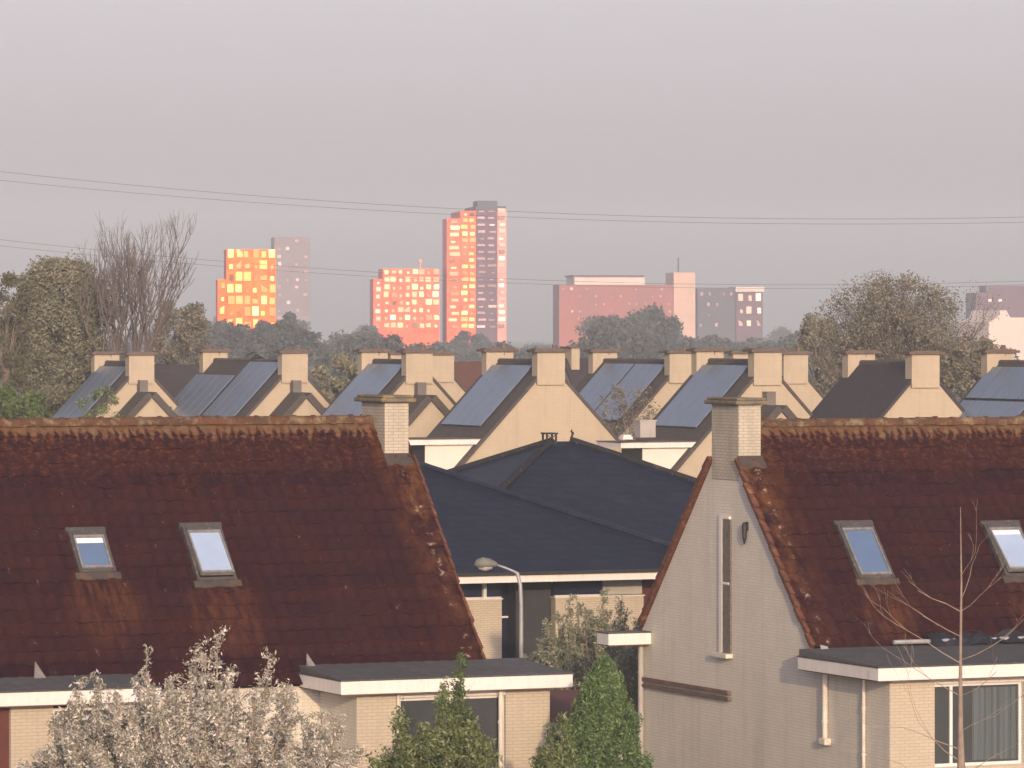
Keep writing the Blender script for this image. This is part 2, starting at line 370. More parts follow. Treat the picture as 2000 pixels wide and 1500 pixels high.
def flat_bay(root, x0, x1, yf, yb, z, name='flat_roof', back_rise=.17):
    b = MB(); b.hexa([(x0 + .03, yf + .03, z - .12), (x1 - .03, yf + .03, z - .12), (x1 - .03, yb, z - .12), (x0 + .03, yb, z - .12),
                      (x0 + .03, yf + .03, z + .03), (x1 - .03, yf + .03, z + .03), (x1 - .03, yb, z + back_rise), (x0 + .03, yb, z + back_rise)])
    fr = b.build(name, M['felt'], root)
    b = MB(); h0, h1 = z - .23, z + .012
    b.box(x0, x1, yf, yf + .028, h0, h1); b.box(x0, x0 + .028, yf + .028, yb, h0, h1); b.box(x1 - .028, x1, yf + .028, yb, h0, h1)
    b.build('fascia', M['white'], fr, bevel=.006)
    b = MB(); b.box(x0 - .012, x1 + .012, yf - .012, yf + .045, h1, h1 + .03); b.box(x0 - .012, x0 + .045, yf + .045, yb, h1, h1 + .03); b.box(x1 - .045, x1 + .012, yf + .045, yb, h1, h1 + .03)
    b.build('trim', M['frame'], fr)
    b = MB(); b.box(x0 + .03, x1 - .03, yf + .03, yb, h0 - .02, h0 + .05); b.build('soffit', M['wood'], fr)
    return fr

def down_pipe(root, x, y, z0, z1, r=.045, m='pipe'):
    b = MB(); b.tube([(x, y, z0), (x, y, z1)], r, 10)
    for z in np.arange(z0 + .3, z1, .9): b.tube([(x, y, z), (x, y, z + .05)], r + .014, 10)
    return b.build('downpipe', M[m], root)

def window(root, x0, x1, z0, z1, y, mullions=(), sill=True, curtain=True, name='window'):
    b = MB(); t = .055
    b.box(x0, x0 + t, y, y + .07, z0, z1); b.box(x1 - t, x1, y, y + .07, z0, z1); b.box(x0 + t, x1 - t, y, y + .07, z0, z0 + t); b.box(x0 + t, x1 - t, y, y + .07, z1 - t, z1)
    for mxx in mullions: b.box(mxx - .03, mxx + .03, y + .002, y + .068, z0 + t, z1 - t)
    wd = b.build(name, M['white'], root)
    b = MB(); b.box(x0 + t, x1 - t, y + .03, y + .045, z0 + t, z1 - t); b.build('pane', M['winglass'], wd)
    if sill: b = MB(); b.box(x0 - .05, x1 + .05, y - .07, y + .02, z0 - .07, z0 - .003); b.build('sill', M['white'], wd)
    if curtain:
        b = MB(); n = 26; a, c = x0 + (x1 - x0) * .45, x1 - .1
        vs = [(a + (c - a) * i / n, y - .004 + .015 * math.sin(i * 1.7) + .022, z) for i in range(n + 1) for z in (z0 + .1, z1 - .1)]
        b.add(vs, [(2 * i, 2 * i + 2, 2 * i + 3, 2 * i + 1) for i in range(n)]); b.build('curtain', M['curtain'], wd)
    return wd

# ------------------------------------------------------------------ the right hand near house
ZR = 7.46; WR = 4.04
pr = at(1417, 835, 95)
RH = thing('brick_house', 'near house on the right with tall bare gable wall, chimney and dark red tiled roof', 'house', (pr.x, pr.y, 0), TH)
XE = 13.0
b = MB()
ze = ZR - WR * TP
b.prism([(0, -WR, 0), (0, WR, 0), (0, WR, ze - .1), (0, 0, ZR - .1), (0, -WR, ze - .1)], (XE, 0, 0))
YB = -(WR + 3.1)
wx0, wx1, wz0, wz1 = .98, 2.95, 1.02, 2.62                                   # front window opening of the bay
b.box(0.0, wx0, YB, -WR, 0, 2.72); b.box(wx1, XE, YB, -WR, 0, 2.72); b.box(wx0, wx1, YB, YB + .3, 0, wz0); b.box(wx0, wx1, YB, YB + .3, wz1, 2.72)
b.build('wall', M['gable_brick'], RH)
sp_spots = []
q = [((1632, 1030), (1700, 1030), (1746, 1136), (1672, 1136)), ((1916, 1030), (1985, 1030), (2034, 1130), (1962, 1132))]
for k, qq in enumerate(q):
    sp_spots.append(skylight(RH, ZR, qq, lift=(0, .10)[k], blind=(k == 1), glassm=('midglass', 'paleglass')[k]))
tm_r = tile_mat('red_tiles_right', [(sx, s1 + .75, .75, 1.0) for sx, s1 in sp_spots], .0, 1)
b = MB(); tiled_slope(b, .0, XE, 6.55, ZR, seed=3)
b.prism([slope_pt(ZR, .004, 0.02, -.12), slope_pt(ZR, .004, 5.95, -.12), slope_pt(ZR, .004, 5.95, .0), slope_pt(ZR, .004, 0.02, .0)], (XE, 0, 0))
roof = b.build('roof', tm_r, RH)
b = MB(); f = lambda s, h: (.002, s * CP + h * SP, ZR - s * SP + h * CP)
b.prism([f(0.02, -.12), f(0.02, .04), f(6.1, .04), f(6.1, -.12)], (XE, 0, 0)); b.build('rear_slope', M['redverge'], roof)
b = MB()                                                                      # small upstand tiles along the visible verge
for i in range(17):
    s0 = .9 + i * .33
    if s0 > 5.6: break
    j = rng.gauss(0, .012); b.prism([slope_pt(ZR, -.10 + j, s0, -.05), slope_pt(ZR, -.10 + j, s0 + .345, -.035), slope_pt(ZR, -.10 + j, s0 + .345, .075), slope_pt(ZR, -.10 + j, s0, .03)], (.098 - j, 0, 0))
b.build('verge', M['redverge'], roof)
b = MB()
for i in range(15):
    s0 = .9 + i * .33; g2 = lambda s, h: (-.11, s * CP + h * SP, ZR - s * SP + h * CP)
    b.prism([g2(s0, -.05), g2(s0, .05), g2(s0 + .345, .085), g2(s0 + .345, -.04)], (.11, 0, 0))
b.build('verge', M['redverge'], roof)
ridge_tiles(.5, XE, ZR + .05, roof, ridge_m)
near_chimney(RH, -.012, .50, ZR, 7.92)
flat_bay(RH, -.42, XE, YB - .33, -WR - .05, 2.98)
fb = flat_bay(RH, -1.0, -.004, WR - .45, WR + .15, 2.98, back_rise=.03)
down_pipe(RH, -.09, WR - .12, 0, 2.74, .06, 'panelgrey')
b = MB(); b.tube([(1.6, -WR - .28, 3.24), (XE, -WR - .28, 3.24)], .045, 8); b.build('gutter', M['steel'], RH)
b = MB()                                                                       # lead dressed up where flat roof meets the verge
b.prism([(.0, -WR - .30, 3.03), (.22, -WR - .26, 3.03), (.20, -WR - .14, 3.18), (.04, -WR - .14, 3.22)], (0, .03, .01)); b.build('flashing', M['lead'], RH)
# sunlit bay front: warmer lit copy of the same brick, skinned over the wall
for (u0, u1, zz) in ((0.004, wx0 - .002, 2.70), (wx1 + .002, XE, 2.70), (wx0 - .001, wx1 + .001, wz0 - .002)):
    b = MB(); b.box(u0, u1, YB - .008, YB, 0, zz); b.build('front_brick', M['brick'], RH)
window(RH, wx0, wx1, wz0, wz1, YB + .10, (wx0 + .42,))
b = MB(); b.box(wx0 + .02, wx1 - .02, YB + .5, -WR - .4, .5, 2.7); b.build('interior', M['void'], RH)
down_pipe(RH, -.075, -WR - .55, 1.42, 2.76, .055)
b = MB(); b.box(-.16, .0, -WR - .70, -WR - .42, 1.28, 1.42); b.build('pipe_hopper', M['pipe'], RH, bevel=.03)
down_pipe(RH, -.06, -WR - 2.15, 0, 2.76, .035)
# crumpled black sheeting along the foot of the slope
rs = random.Random(4); b = MB(); n = 60; vs = []
for i in range(n + 1):
    x = 2.4 + (XE - 2.6) * i / n
    for (yy, zz) in ((-.42, 3.16), (-.30, 3.30), (-.16, 3.36), (-.06, 3.30)):
        vs.append((x, -WR + yy + rs.gauss(0, .03), zz + rs.gauss(0, .045)))
b.add(vs, [(4 * i + k, 4 * i + 4 + k, 4 * i + 5 + k, 4 * i + 1 + k) for i in range(n) for k in range(3)])
bs_ = b.build('roof_sheet', M['sheet']); bs_.location = RH.location; bs_.rotation_euler = (0, 0, TH)
tag(bs_, 'crumpled black sheeting lying along the foot of the right hand red roof', 'sheet')
# narrow slot window in the gable
gy0, gy1, gz0, gz1 = -.30, .22, 2.80, 5.62
b = MB(); b.box(-.05, .0, gy1 - .15, gy1, gz0, gz1); b.box(-.05, .0, gy0 + .05, gy1 - .15, gz1 - .06, gz1); b.box(-.05, 0, gy0 + .05, gy1 - .15, (gz0 + gz1) / 2, (gz0 + gz1) / 2 + .05)
sw = b.build('slot_window', M['white'], RH); sw['label'] = 'narrow full height slot window in the gable'
b = MB(); b.box(-.04, -.004, gy0, gy1 - .15, gz0, gz1 - .06); b.build('pane', mat('pitted_glass_block', (.20, .175, .14), (.10, .09, .075), 14, .5, bs=.6, bscale=18), sw)
b = MB(); b.box(-.16, .0, gy0 - .04, gy1 + .12, gz0 - .1, gz0 - .003); b.build('sill', M['pipe'], sw, bevel=.01)
# black bracket lamp on the gable
b = MB(); b.tube([(0, -1.02, 5.50), (-.07, -1.02, 5.50)], .02, 6); b.tube([(-.07, -1.02, 5.53), (-.07, -1.02, 5.46), (-.07, -1.02, 5.22), (-.07, -1.02, 5.08)], [.03, .06, .05, .015], 8)
b.box(-.03, 0, -1.07, -.97, 5.36, 5.54); b.build('wall_lamp', M['dark'], RH)
# weathered rail fixed along the gable
b = MB(); b.box(-.10, -.02, -.3, 4.0, 1.96, 2.03); b.box(-.10, -.02, -.3, 4.0, 1.84, 1.89); b.build('wall_rail', M['wood'], RH)
for yy in (-1.1, .2, 1.5, 2.8): pass

# ------------------------------------------------------------------ the left hand near house
ZL = 7.60; WL = 4.25
pl = at(774, 828, 92.1)
LH = thing('brick_house', 'near house on the left with long dark red roof over two flat roofed bays', 'house', (pl.x, pl.y, 0), TH)
X0 = -17.0; zl = ZL - WL * TP
b = MB(); b.prism([(X0, -WL, 0), (X0, WL, 0), (X0, WL, zl - .1), (X0, 0, ZL - .1), (X0, -WL, zl - .1)], (-X0, 0, 0))
YF = -6.15
b.box(-3.28, -2.42, YF, -WL, 0, 2.78); b.box(-.28, .62, YF, -WL, 0, 2.78); b.box(-2.42, -.28, YF, YF + .3, 0, .9); b.box(-2.42, -.28, YF, YF + .3, 2.62, 2.78)
b.box(X0, -10.6, -5.55, -WL, 0, 2.78); b.box(-9.75, -8.95, -5.55, -WL, 0, 2.78); b.box(-7.75, -7.35, -5.55, -WL, 0, 2.78); b.box(-8.95, -7.75, -5.55, -5.3, 0, 1.0)
b.build('wall', M['gable_brick'], LH)
for (u0, u1, yy, zz) in ((-3.275, -2.422, YF, 2.76), (-.278, .62, YF, 2.76), (-2.42, -.28, YF, .898), (-9.75, -8.96, -5.55, 2.76)):
    b = MB(); b.box(u0, u1, yy - .008, yy, 0, zz); b.build('front_brick', M['brick'], LH)
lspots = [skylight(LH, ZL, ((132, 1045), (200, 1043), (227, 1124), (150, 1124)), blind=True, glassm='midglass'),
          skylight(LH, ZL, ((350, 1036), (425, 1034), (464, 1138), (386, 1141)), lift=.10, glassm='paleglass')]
tm_l = tile_mat('red_tiles_left', [(sx, s1 + .8, .85, 1.2) for sx, s1 in lspots], .12, -1)
b = MB(); tiled_slope(b, X0, .12, 6.6, ZL, seed=8)
b.prism([slope_pt(ZL, X0, 0.02, -.12), slope_pt(ZL, X0, 6.5, -.12), slope_pt(ZL, X0, 6.5, .0), slope_pt(ZL, X0, 0.02, .0)], (-X0 + .1, 0, 0))
roof = b.build('roof', tm_l, LH)
b = MB(); f = lambda s, h: (X0, s * CP + h * SP, ZL - s * SP + h * CP)
b.prism([f(0.02, -.12), f(0.02, .04), f(6.3, .04), f(6.3, -.12)], (-X0 + .12, 0, 0)); b.build('rear_slope', M['redverge'], roof)
b = MB()
for i in range(17):
    s0 = .9 + i * .33
    j = rng.gauss(0, .012); b.prism([slope_pt(ZL, .10, s0, -.06), slope_pt(ZL, .10, s0 + .345, -.05), slope_pt(ZL, .10, s0 + .345, .085), slope_pt(ZL, .10, s0, .04)], (.05 + j, 0, 0))
b.build('verge', M['redverge'], roof)
ridge_tiles(X0, -.55, ZL + .05, roof, ridge_m)
near_chimney(LH, -.50, .012, ZL, 8.02)
flat_bay(LH, -3.72, .95, -6.48, -WL + .1, 2.98)
flat_bay(LH, X0, -7.0, -5.9, -WL + .1, 2.93)
for fx in (-9.0, -3.66):
    b = MB(); b.prism([(fx, -4.55, 3.0), (fx + .26, -4.50, 3.02), (fx + .18, -4.30, 3.18), (fx + .11, -4.26, 3.34), (fx + .07, -4.36, 3.16)], (.02, .03, .03)); b.build('flashing', M['dulllead'], LH)
window(LH, -2.42, -.28, .9, 2.62, YF + .1, (-1.35,), curtain=False)
window(LH, -8.95, -7.75, 1.0, 2.6, -5.46, (), curtain=False)
b = MB(); b.box(-10.6, -9.75, -5.45, -5.38, .05, 2.72); dr = b.build('door', M['brown'], LH)
b = MB(); b.tube([(-9.87, -5.5, 1.0), (-9.87, -5.5, 1.2)], .02, 6); b.build('handle', M['steel'], dr)
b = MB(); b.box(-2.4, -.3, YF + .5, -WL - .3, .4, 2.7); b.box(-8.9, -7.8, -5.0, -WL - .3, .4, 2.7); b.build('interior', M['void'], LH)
down_pipe(LH, -.42, YF - .09, 0, 2.76, .045)
down_pipe(LH, -2.48, YF - .06, 0, 2.76, .03)
down_pipe(LH, -10.72, -5.66, 0, 2.72, .06, 'white')

# garden wall and shed seen in the gap beside the left house
sh = at(1085, 1380, 87)
GW = thing('garden_shed', 'low garden shed with reddish tiled roof in the gap beside the left bay', 'shed', (sh.x, sh.y, 0), TH)
b = MB(); b.box(-.55, 1.5, 0, 2.2, 0, 2.05); b.build('wall', M['panelgrey'], GW)
b = MB(); b.hexa([(-.65, -.12, 2.06), (1.6, -.12, 2.06), (1.6, 2.3, 2.36), (-.65, 2.3, 2.36), (-.65, -.12, 2.14), (1.6, -.12, 2.14), (1.6, 2.3, 2.46), (-.65, 2.3, 2.46)]); b.build('roof', M['redroof'], GW)
b = MB(); b.box(-.2, .5, -.03, -.003, 1.2, 1.8); b.build('window', M['void'], GW)

# ------------------------------------------------------------------ the bungalow in the middle
YM = 127.0
pc = at(1440, 1110, YM)
ZE = 2.85; TM = .41
BG = thing('bungalow', 'low bungalow with dark blue slate hipped roof and long white fascia between the near houses', 'bungalow', (pc.x, pc.y, 0), TH)
H1 = 6.6; LX = 16.0
b = MB()
rz = ZE + H1 * TM
b.add([(-LX, 0, ZE), (0, 0, ZE), (0, 2 * H1, ZE), (-LX, 2 * H1, ZE), (-H1, H1, rz), (-LX, H1, rz)], [(0, 1, 4, 5), (1, 2, 4), (2, 3, 5, 4), (0, 5, 3), (3, 2, 1, 0)])
hip = b.build('roof', M['slate'], BG)
b = MB(); b.tube([(0, 0, ZE + .02), (-H1, H1, rz + .03), (-LX, H1, rz + .03)], .11, 6); b.tube([(0, 2 * H1, ZE + .02), (-H1, H1, rz + .03)], .11, 6); b.build('ridge', M['slate'], hip)
b = MB(); b.box(-LX, .03, -.06, -.02, ZE - .22, ZE + .03); b.box(-.01, .03, -.02, 2 * H1, ZE - .22, ZE + .03); b.build('fascia', M['white'], BG)
b = MB(); b.box(-LX, .05, -.16, -.061, ZE - .02, ZE + .06); b.build('gutter', M['dark'], BG)
wy = .9
S2 = FP / (YM + .5)
def mx_of(px):                                                             # local x on the front wall plane for an image column
    o = Vector((-BG.location.x, -BG.location.y)); d = Vector(((px - 1000) / FP, 1.0))
    lo = (o.x * CT + o.y * ST, -o.x * ST + o.y * CT); ld = (d.x * CT + d.y * ST, -d.x * ST + d.y * CT)
    k = (wy - lo[1]) / ld[1]; return lo[0] + k * ld[0]
xa, xb_, xc, xd, xe = mx_of(860), mx_of(980), mx_of(1085), mx_of(1180), mx_of(1257)
zt = 2.12
b = MB()
b.box(xa - 5, xb_, wy, wy + .3, 0, zt); b.box(xc, xe, wy, wy + .3, 0, zt); b.build('wall', M['brick'], BG)
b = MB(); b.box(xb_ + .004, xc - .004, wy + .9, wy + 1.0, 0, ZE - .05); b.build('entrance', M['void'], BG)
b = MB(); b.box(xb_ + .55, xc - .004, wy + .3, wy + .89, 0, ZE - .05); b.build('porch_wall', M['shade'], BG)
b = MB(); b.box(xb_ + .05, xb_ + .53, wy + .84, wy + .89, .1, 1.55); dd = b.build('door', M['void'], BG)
b = MB(); b.box(xb_ + .03, xb_ + .54, wy + .80, wy + .835, 1.56, 1.61); b.build('door_rail', M['white'], dd)
for (u0, u1) in ((xa - 5, xb_), (xc, xd)):
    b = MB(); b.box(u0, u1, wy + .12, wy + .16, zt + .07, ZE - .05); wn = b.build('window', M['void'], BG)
    b = MB(); b.box(u0, u1, wy + .02, wy + .119, zt + .035, zt + .07); b.build('sill', M['white'], wn)
b = MB(); b.box(mx_of(944), mx_of(950), wy - .02, wy + .1, zt + .02, zt + .52); b.build('window_post', M['white'], BG)
b = MB(); b.box(xa - 5, xb_ + .03, wy - .03, wy + .32, zt + .003, zt + .03); b.box(xc - .03, xe + .03, wy - .03, wy + .32, zt + .003, zt + .03); b.build('coping', M['white'], BG)
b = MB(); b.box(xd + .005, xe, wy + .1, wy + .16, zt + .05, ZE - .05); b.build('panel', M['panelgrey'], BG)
b = MB(); b.box(xe + .005, xe + 3, wy + .4, wy + .5, 0, ZE - .05); b.build('side_cladding', M['brown'], BG)

pp = at(1098, 862, 139); HP = 7.5; zp = pp.z; zb = zp - HP * TM
PY = thing('hipped_house', 'dark slate pyramid roof with black lantern vent standing behind the bungalow', 'house', (pp.x, pp.y, 0), TH)
b = MB(); b.add([(-HP, -HP, zb), (HP, -HP, zb), (HP, HP, zb), (-HP, HP, zb), (-.35, 0, zp), (.35, 0, zp)], [(0, 1, 5, 4), (1, 2, 5), (2, 3, 4, 5), (3, 0, 4), (3, 2, 1, 0)]); rf = b.build('roof', M['slate'], PY)
b = MB()
for (sx, sy) in ((-1, -1), (1, -1), (1, 1), (-1, 1)):
    b.tube([(sx * .35, 0, zp + .02)] + [(sx * (.35 + (HP - .35) * k / 8), sy * HP * k / 8, zp + .02 - HP * TM * k / 8 + .012 * rng.random()) for k in range(1, 9)], .11, 6)
b.build('hip_tiles', M['slatemoss'], rf)
b = MB(); b.box(-HP + .5, HP - .5, -HP + .5, HP - .5, 0, zb - .02); b.build('wall', M['brick'], PY)
b = MB(); b.box(-HP - .03, HP + .03, -HP - .04, -HP - .005, zb - .2, zb + .03); b.box(-HP - .04, -HP - .005, -HP, HP, zb - .2, zb + .03); b.build('fascia', M['white'], PY)
vx = -.42
b = MB()
for (sx, sy) in ((-1, -1), (1, -1), (1, 1), (-1, 1)): b.box(vx + sx * .15 - .025, vx + sx * .15 + .025, sy * .15 - .025, sy * .15 + .025, zp - .25, zp + .22)
b.box(vx - .2, vx + .2, -.2, .2, zp + .22, zp + .27); b.box(vx - .17, vx + .17, -.17, .17, zp - .15, zp - .02); b.tube([(vx - .14, -.15, zp), (vx + .14, -.15, zp + .2)], .014, 5); b.tube([(vx + .14, -.15, zp), (vx - .14, -.15, zp + .2)], .014, 5)
b.build('vent', M['dark'], rf)
b = MB(); b.tube([(.32, 0, zp), (.32, 0, zp + .1), (.32, 0, zp + .16), (.36, 0, zp + .24), (.30, 0, zp + .30), (.32, 0, zp + .36)], [.07, .055, .03, .045, .03, .01], 7); b.build('finial', M['dark'], rf)
# dark low wing left of the bungalow ridge
b = MB(); b.hexa([(-HP - 4, -3, zb - .6), (-HP - .1, -3, zb - .6), (-HP - .1, 3, zb - .6), (-HP - 4, 3, zb - .6), (-HP - 4, -3, zb - .5), (-HP - .1, -3, zb - .5), (-HP - .1, 3, zb - .3), (-HP - 4, 3, zb - .3)]); b.build('low_roof', M['felt'], PY)

# ------------------------------------------------------------------ the terraces behind
TR = 1.05; PR = math.atan(TR); CR, SR = math.cos(PR), math.sin(PR)
PW, PL = 1.0, 1.62
pm = MB(); pm.box(-PW / 2 + .028, PW / 2 - .028, 0, PL - .006, 0, .045); panel_mesh = None
def rear_house(px, ry, S_, label, W=4.2, L=5.3, chim=(0, 1), panels=(), ext=None, dormer=None, roofm='rearroof', extra=None, group='pale gabled terrace houses', antenna=False, chh=.42, ztrunc=0):
    global panel_mesh
    Yd = FP / S_; p0 = at(px, ry, Yd); zr = p0.z
    h = thing('terrace_house', label, 'house', (p0.x, p0.y, 0), TH, group)
    ze = zr - W * TR
    b = MB(); b.prism([(-W, 0, 0), (W, 0, 0), (W, 0, ze - .06), (0, 0, zr - .06), (-W, 0, ze - .06)], (0, L, 0)); b.build('wall', M['render'], h)
    def sl(sg, y, s, hh): return (sg * (s * CR + hh * SR), y, zr - s * SR + hh * CR)
    s1 = W / CR + .25
    b = MB(); b.prism([sl(-1, -.10, 0.02, -.05), sl(-1, -.10, 0.02, .07), sl(-1, -.10, s1, .07), sl(-1, -.10, s1, -.05)], (0, L + .2, 0))
    b.prism([sl(1, -.06, 0.02, -.05), sl(1, -.06, s1, -.05), sl(1, -.06, s1, .07), sl(1, -.06, 0.02, .07)], (0, L + .1, 0))
    rf = b.build('roof', M[roofm], h)
    b = MB(); b.tube([(0, .41, zr + .04), (0, L, zr + .04)], .12, 7); b.build('ridge', M['verge'], rf)
    for k in chim:
        y0 = 0 if k == 0 else L * k - .48
        ya, yb2 = (-.125, .40) if k == 0 else (y0, y0 + .48)
        b = MB(); b.box(-.59, .59, ya, yb2, zr - .85, zr + chh - (.13 if k else 0)); c = b.build('chimney', M['render'], h)
        b = MB(); g0 = .0
        if k:                                                               # rear stacks carry their slab on low piers
            g0 = .0
            for u in (-.59, -.2, .21): b.box(u, u + .38, ya, yb2, zr + chh - .13, zr + chh + g0)
            b.build('pier', M['render'], c); b = MB()
        b.box(-.76, .76, ya - .14, yb2 + .16, zr + chh + g0, zr + chh + g0 + .10); b.box(-.64, .64, ya - .05, yb2 + .05, zr + chh + g0 + .10, zr + chh + g0 + .14); b.build('cap', M['far_cap'], c)
        if rng.random() < .4:
            b = MB(); b.tube([(.25, ya + .25, zr + chh + g0 + .13), (.25, ya + .25, zr + chh + g0 + .30)], [.11, .09], 8); b.build('chimney_pot', M['far_cap'], c)
    for (y0, ncol, s0, nrow) in panels:
        for i in range(ncol):
            for j in range(nrow):
                if panel_mesh is None:
                    o = pm.build('solar_panel', M['solar'], h); panel_mesh = o.data
                else:
                    o = bpy.data.objects.new('solar_panel', panel_mesh); COL.objects.link(o); o.parent = h
                yy = y0 + (i + .5) * PW; s = s0 + (j + 1) * PL
                o.location = sl(-1, yy, s, .13)
                o.rotation_euler = (PR, 0, -math.pi / 2)                    # local y runs up the slope
    if ext:
        drop, dep, We = ext; z2 = zr - drop; e2 = max(z2 - We * TR, .5)
        f2 = lambda sg, y, s, hh: (sg * (s * CR + hh * SR), y, z2 - s * SR + hh * CR)
        b = MB(); b.prism([(-We, -dep, 0), (We, -dep, 0), (We, -dep, e2 - .06), (0, -dep, z2 - .06), (-We, -dep, e2 - .06)], (0, dep - .01, 0)); b.build('front_wing', M['render'], h)
        s2 = We / CR + .1; b = MB()
        b.prism([f2(-1, -dep - .16, .02, -.05), f2(-1, -dep - .16, .02, .24), f2(-1, -dep - .16, s2, .24), f2(-1, -dep - .16, s2, -.05)], (0, dep + .14, 0))  # thick slab: its dark edge stands in for the overhang's shadow
        b.prism([f2(1, -dep - .16, .02, -.05), f2(1, -dep - .16, s2, -.05), f2(1, -dep - .16, s2, .24), f2(1, -dep - .16, .02, .24)], (0, dep + .14, 0)); r2 = b.build('wing_roof', M[roofm], h)
        b = MB(); b.box(-.19, .19, -.42, -.03, z2 + .1, z2 + .66); b.build('vent_block', M['shade2'], r2)
        vx_, vs_ = .95, 0; b = MB(); zz = z2 - .95 * TR
        b.tube([(.95, -dep + .1, zz), (.95, -dep + .1, zz + .35), (.95, -dep + .1, zz + .5)], [.07, .07, .03], 7); b.build('vent_pipe', M['dark'], r2)
    if dormer:
        (xo, wd, y0, dl, zt) = dormer                                       # box standing out of the left slope
        zt = zr - zt
        b = MB(); b.box(xo, xo + wd, y0, y0 + dl, zt - 1.6, zt - .003); dm = b.build('dormer', M['cream'], h)
        b = MB(); b.box(xo - .012, xo, y0 + .02, y0 + dl - .05, zt - 1.5, zt - .003); b.build('dormer_side', M['shade'], dm)  # side turned from the sun: its shade is put into the colour
        b = MB(); b.box(xo - 1.0, xo + wd + .1, y0 - .22, y0 + dl + .1, zt, zt + .2); b.build('fascia', M['white'], dm)
        b = MB(); b.box(xo - 1.03, xo + wd + .13, y0 - .25, y0 + dl + .13, zt + .203, zt + .235); b.build('dormer_roof', M['far_cap'], dm)
    if antenna:
        b = MB(); yb2 = L * .45; b.tube([(0, yb2, zr), (0, yb2, zr + .45)], .03, 5)
        for a in (-.5, -.15, .2, .5): b.tube([(a * .5 - .22, yb2 - .1, zr + .05 + abs(a) * .5), (a * .5 + .22, yb2 + .2, zr + .3 - a * .3)], .035, 5)
        b.build('antenna', M['dark'], rf)
    return h, zr

rear_house(275, 712, 44, 'pale gabled house with solar roof beside the big dark olive tree', L=5.2, panels=((.9, 4, .3, 2),), ext=(1.35, 1.4, 3.3))
rear_house(574, 709, 45.5, 'pale gabled house with long double solar roof, second gable from the left', L=10.4, chim=(0, 1), panels=((.9, 4, .12, 2), (5.3, 5, .95, 2)), ext=(1.4, 1.4, 3.3), antenna=True)
rear_house(817, 709, 47.5, 'pale gabled house with solar roof directly behind the chimney of the near left house', L=5.3, panels=((.9, 4, .25, 2),), ext=(1.45, 1.3, 3.3))
rear_house(1074, 709, 50, 'broad warm lit gable with solar roof and white dormer, above the dark pyramid roof', L=5.4, W=4.6, panels=((.95, 4, .3, 2),), dormer=(-5.15, 2.4, .3, 2.2, 3.15))
rear_house(1330, 709, 46, 'house with solar roof screened by twigs, left of the right near chimney', L=8.2, panels=((.9, 3, .25, 2), (4.1, 3, .25, 2)))
rear_house(1497, 709, 51, 'gabled house with deep blue solar roof and white dormer, behind the right near chimney', L=5.4, panels=((.9, 4, .3, 2),), ext=(1.75, 1.2, 3.2), dormer=(-5.1, 2.3, .3, 1.9, 3.2))
rear_house(1805, 713, 52, 'gabled house with plain dark tiled roof and no solar panels, right of centre', L=5.5, roofm='rearroof2', chh=.40)
rear_house(2105, 713, 53, 'house at the right edge, only its solar roof slope and rear chimney in view', L=6.2, panels=((.9, 5, .3, 1), (.9, 5, 2.05, 1)))
rear_house(862, 711, 42, 'second row gabled house behind the solar house, only chimney and gable verge showing', L=5.3, group='second row houses')
rear_house(1552, 711, 45, 'second row gabled house overgrown with ivy, right of the near right chimney', L=5.3, group='second row houses')
def cross_block(px0, px1, ry, S_, label, m, chs=()):
    Yd = FP / S_; p0 = at(px0, ry, Yd); ln = (px1 - px0) / FP * Yd / CT
    h = thing('terrace_house', label, 'house', (p0.x, p0.y, 0), TH, 'second row houses'); zr = p0.z
    b = MB(); b.prism([(0, -4, 0), (0, 4, 0), (0, 4, zr - 4.1), (0, 0, zr - .08), (0, -4, zr - 4.1)], (ln, 0, 0)); b.build('wall', M['render'], h)
    b = MB(); b.prism([(-.1, 0, zr), (-.1, -4.3, zr - 4.3), (-.1, -4.3, zr - 4.42), (-.1, 0, zr - .12)], (ln + .2, 0, 0)); b.prism([(-.1, 0, zr - .12), (-.1, 4.3, zr - 4.42), (-.1, 4.3, zr - 4.3), (-.1, 0, zr)], (ln + .2, 0, 0)); b.build('roof', M[m], h)
    for cx in chs:
        b = MB(); b.box(cx, cx + .45, -.6, .6, zr - .7, zr + .5); c = b.build('chimney', M['render'], h)
        b = MB(); b.box(cx - .1, cx + .55, -.7, .7, zr + .5, zr + .58); b.build('cap', M['far_cap'], c)
cross_block(296, 420, 712, 40, 'dark tiled roof of a second row house between the two left gables', 'rearroof2')
cross_block(868, 1000, 706, 40, 'dull red tiled roof of a second row house left of the broad lit gable', 'redroof')
cross_block(1100, 1215, 699, 38, 'dark ridge of a second row house right of the broad lit gable', 'rearroof2', (.2,))

# bits standing on the dormer roofs
p = at(1262, 854, FP / 51.6)
b = MB(); b.box(-.36, .28, -.25, .25, 0, .60); b.box(-.40, .32, -.29, .29, .60, .66)
o = b.build('vent_box', M['panelgrey']); o.location = (p.x, p.y, p.z); o.rotation_euler = (0, 0, TH); tag(o, 'grey square vent box standing on the right hand white dormer roof', 'vent')
p = at(1222, 858, FP / 51.8)
b = MB(); b.box(-.2, .2, -.2, .2, 0, .1); b.box(-.16, .16, -.16, .16, .1, .17)
o = b.build('roof_light', M['white']); o.location = (p.x, p.y, p.z); o.rotation_euler = (0, 0, TH); tag(o, 'low white roof light beside the grey vent box on a dormer roof', 'roof light')
b = MB(); b.prism([(0, -3.8, 0), (0, 3.8, 0), (0, 3.8, 4.0), (0, 0, 7.68), (0, -3.8, 4.0)], (7, 0, 0)); p = at(2035, 770, 112)

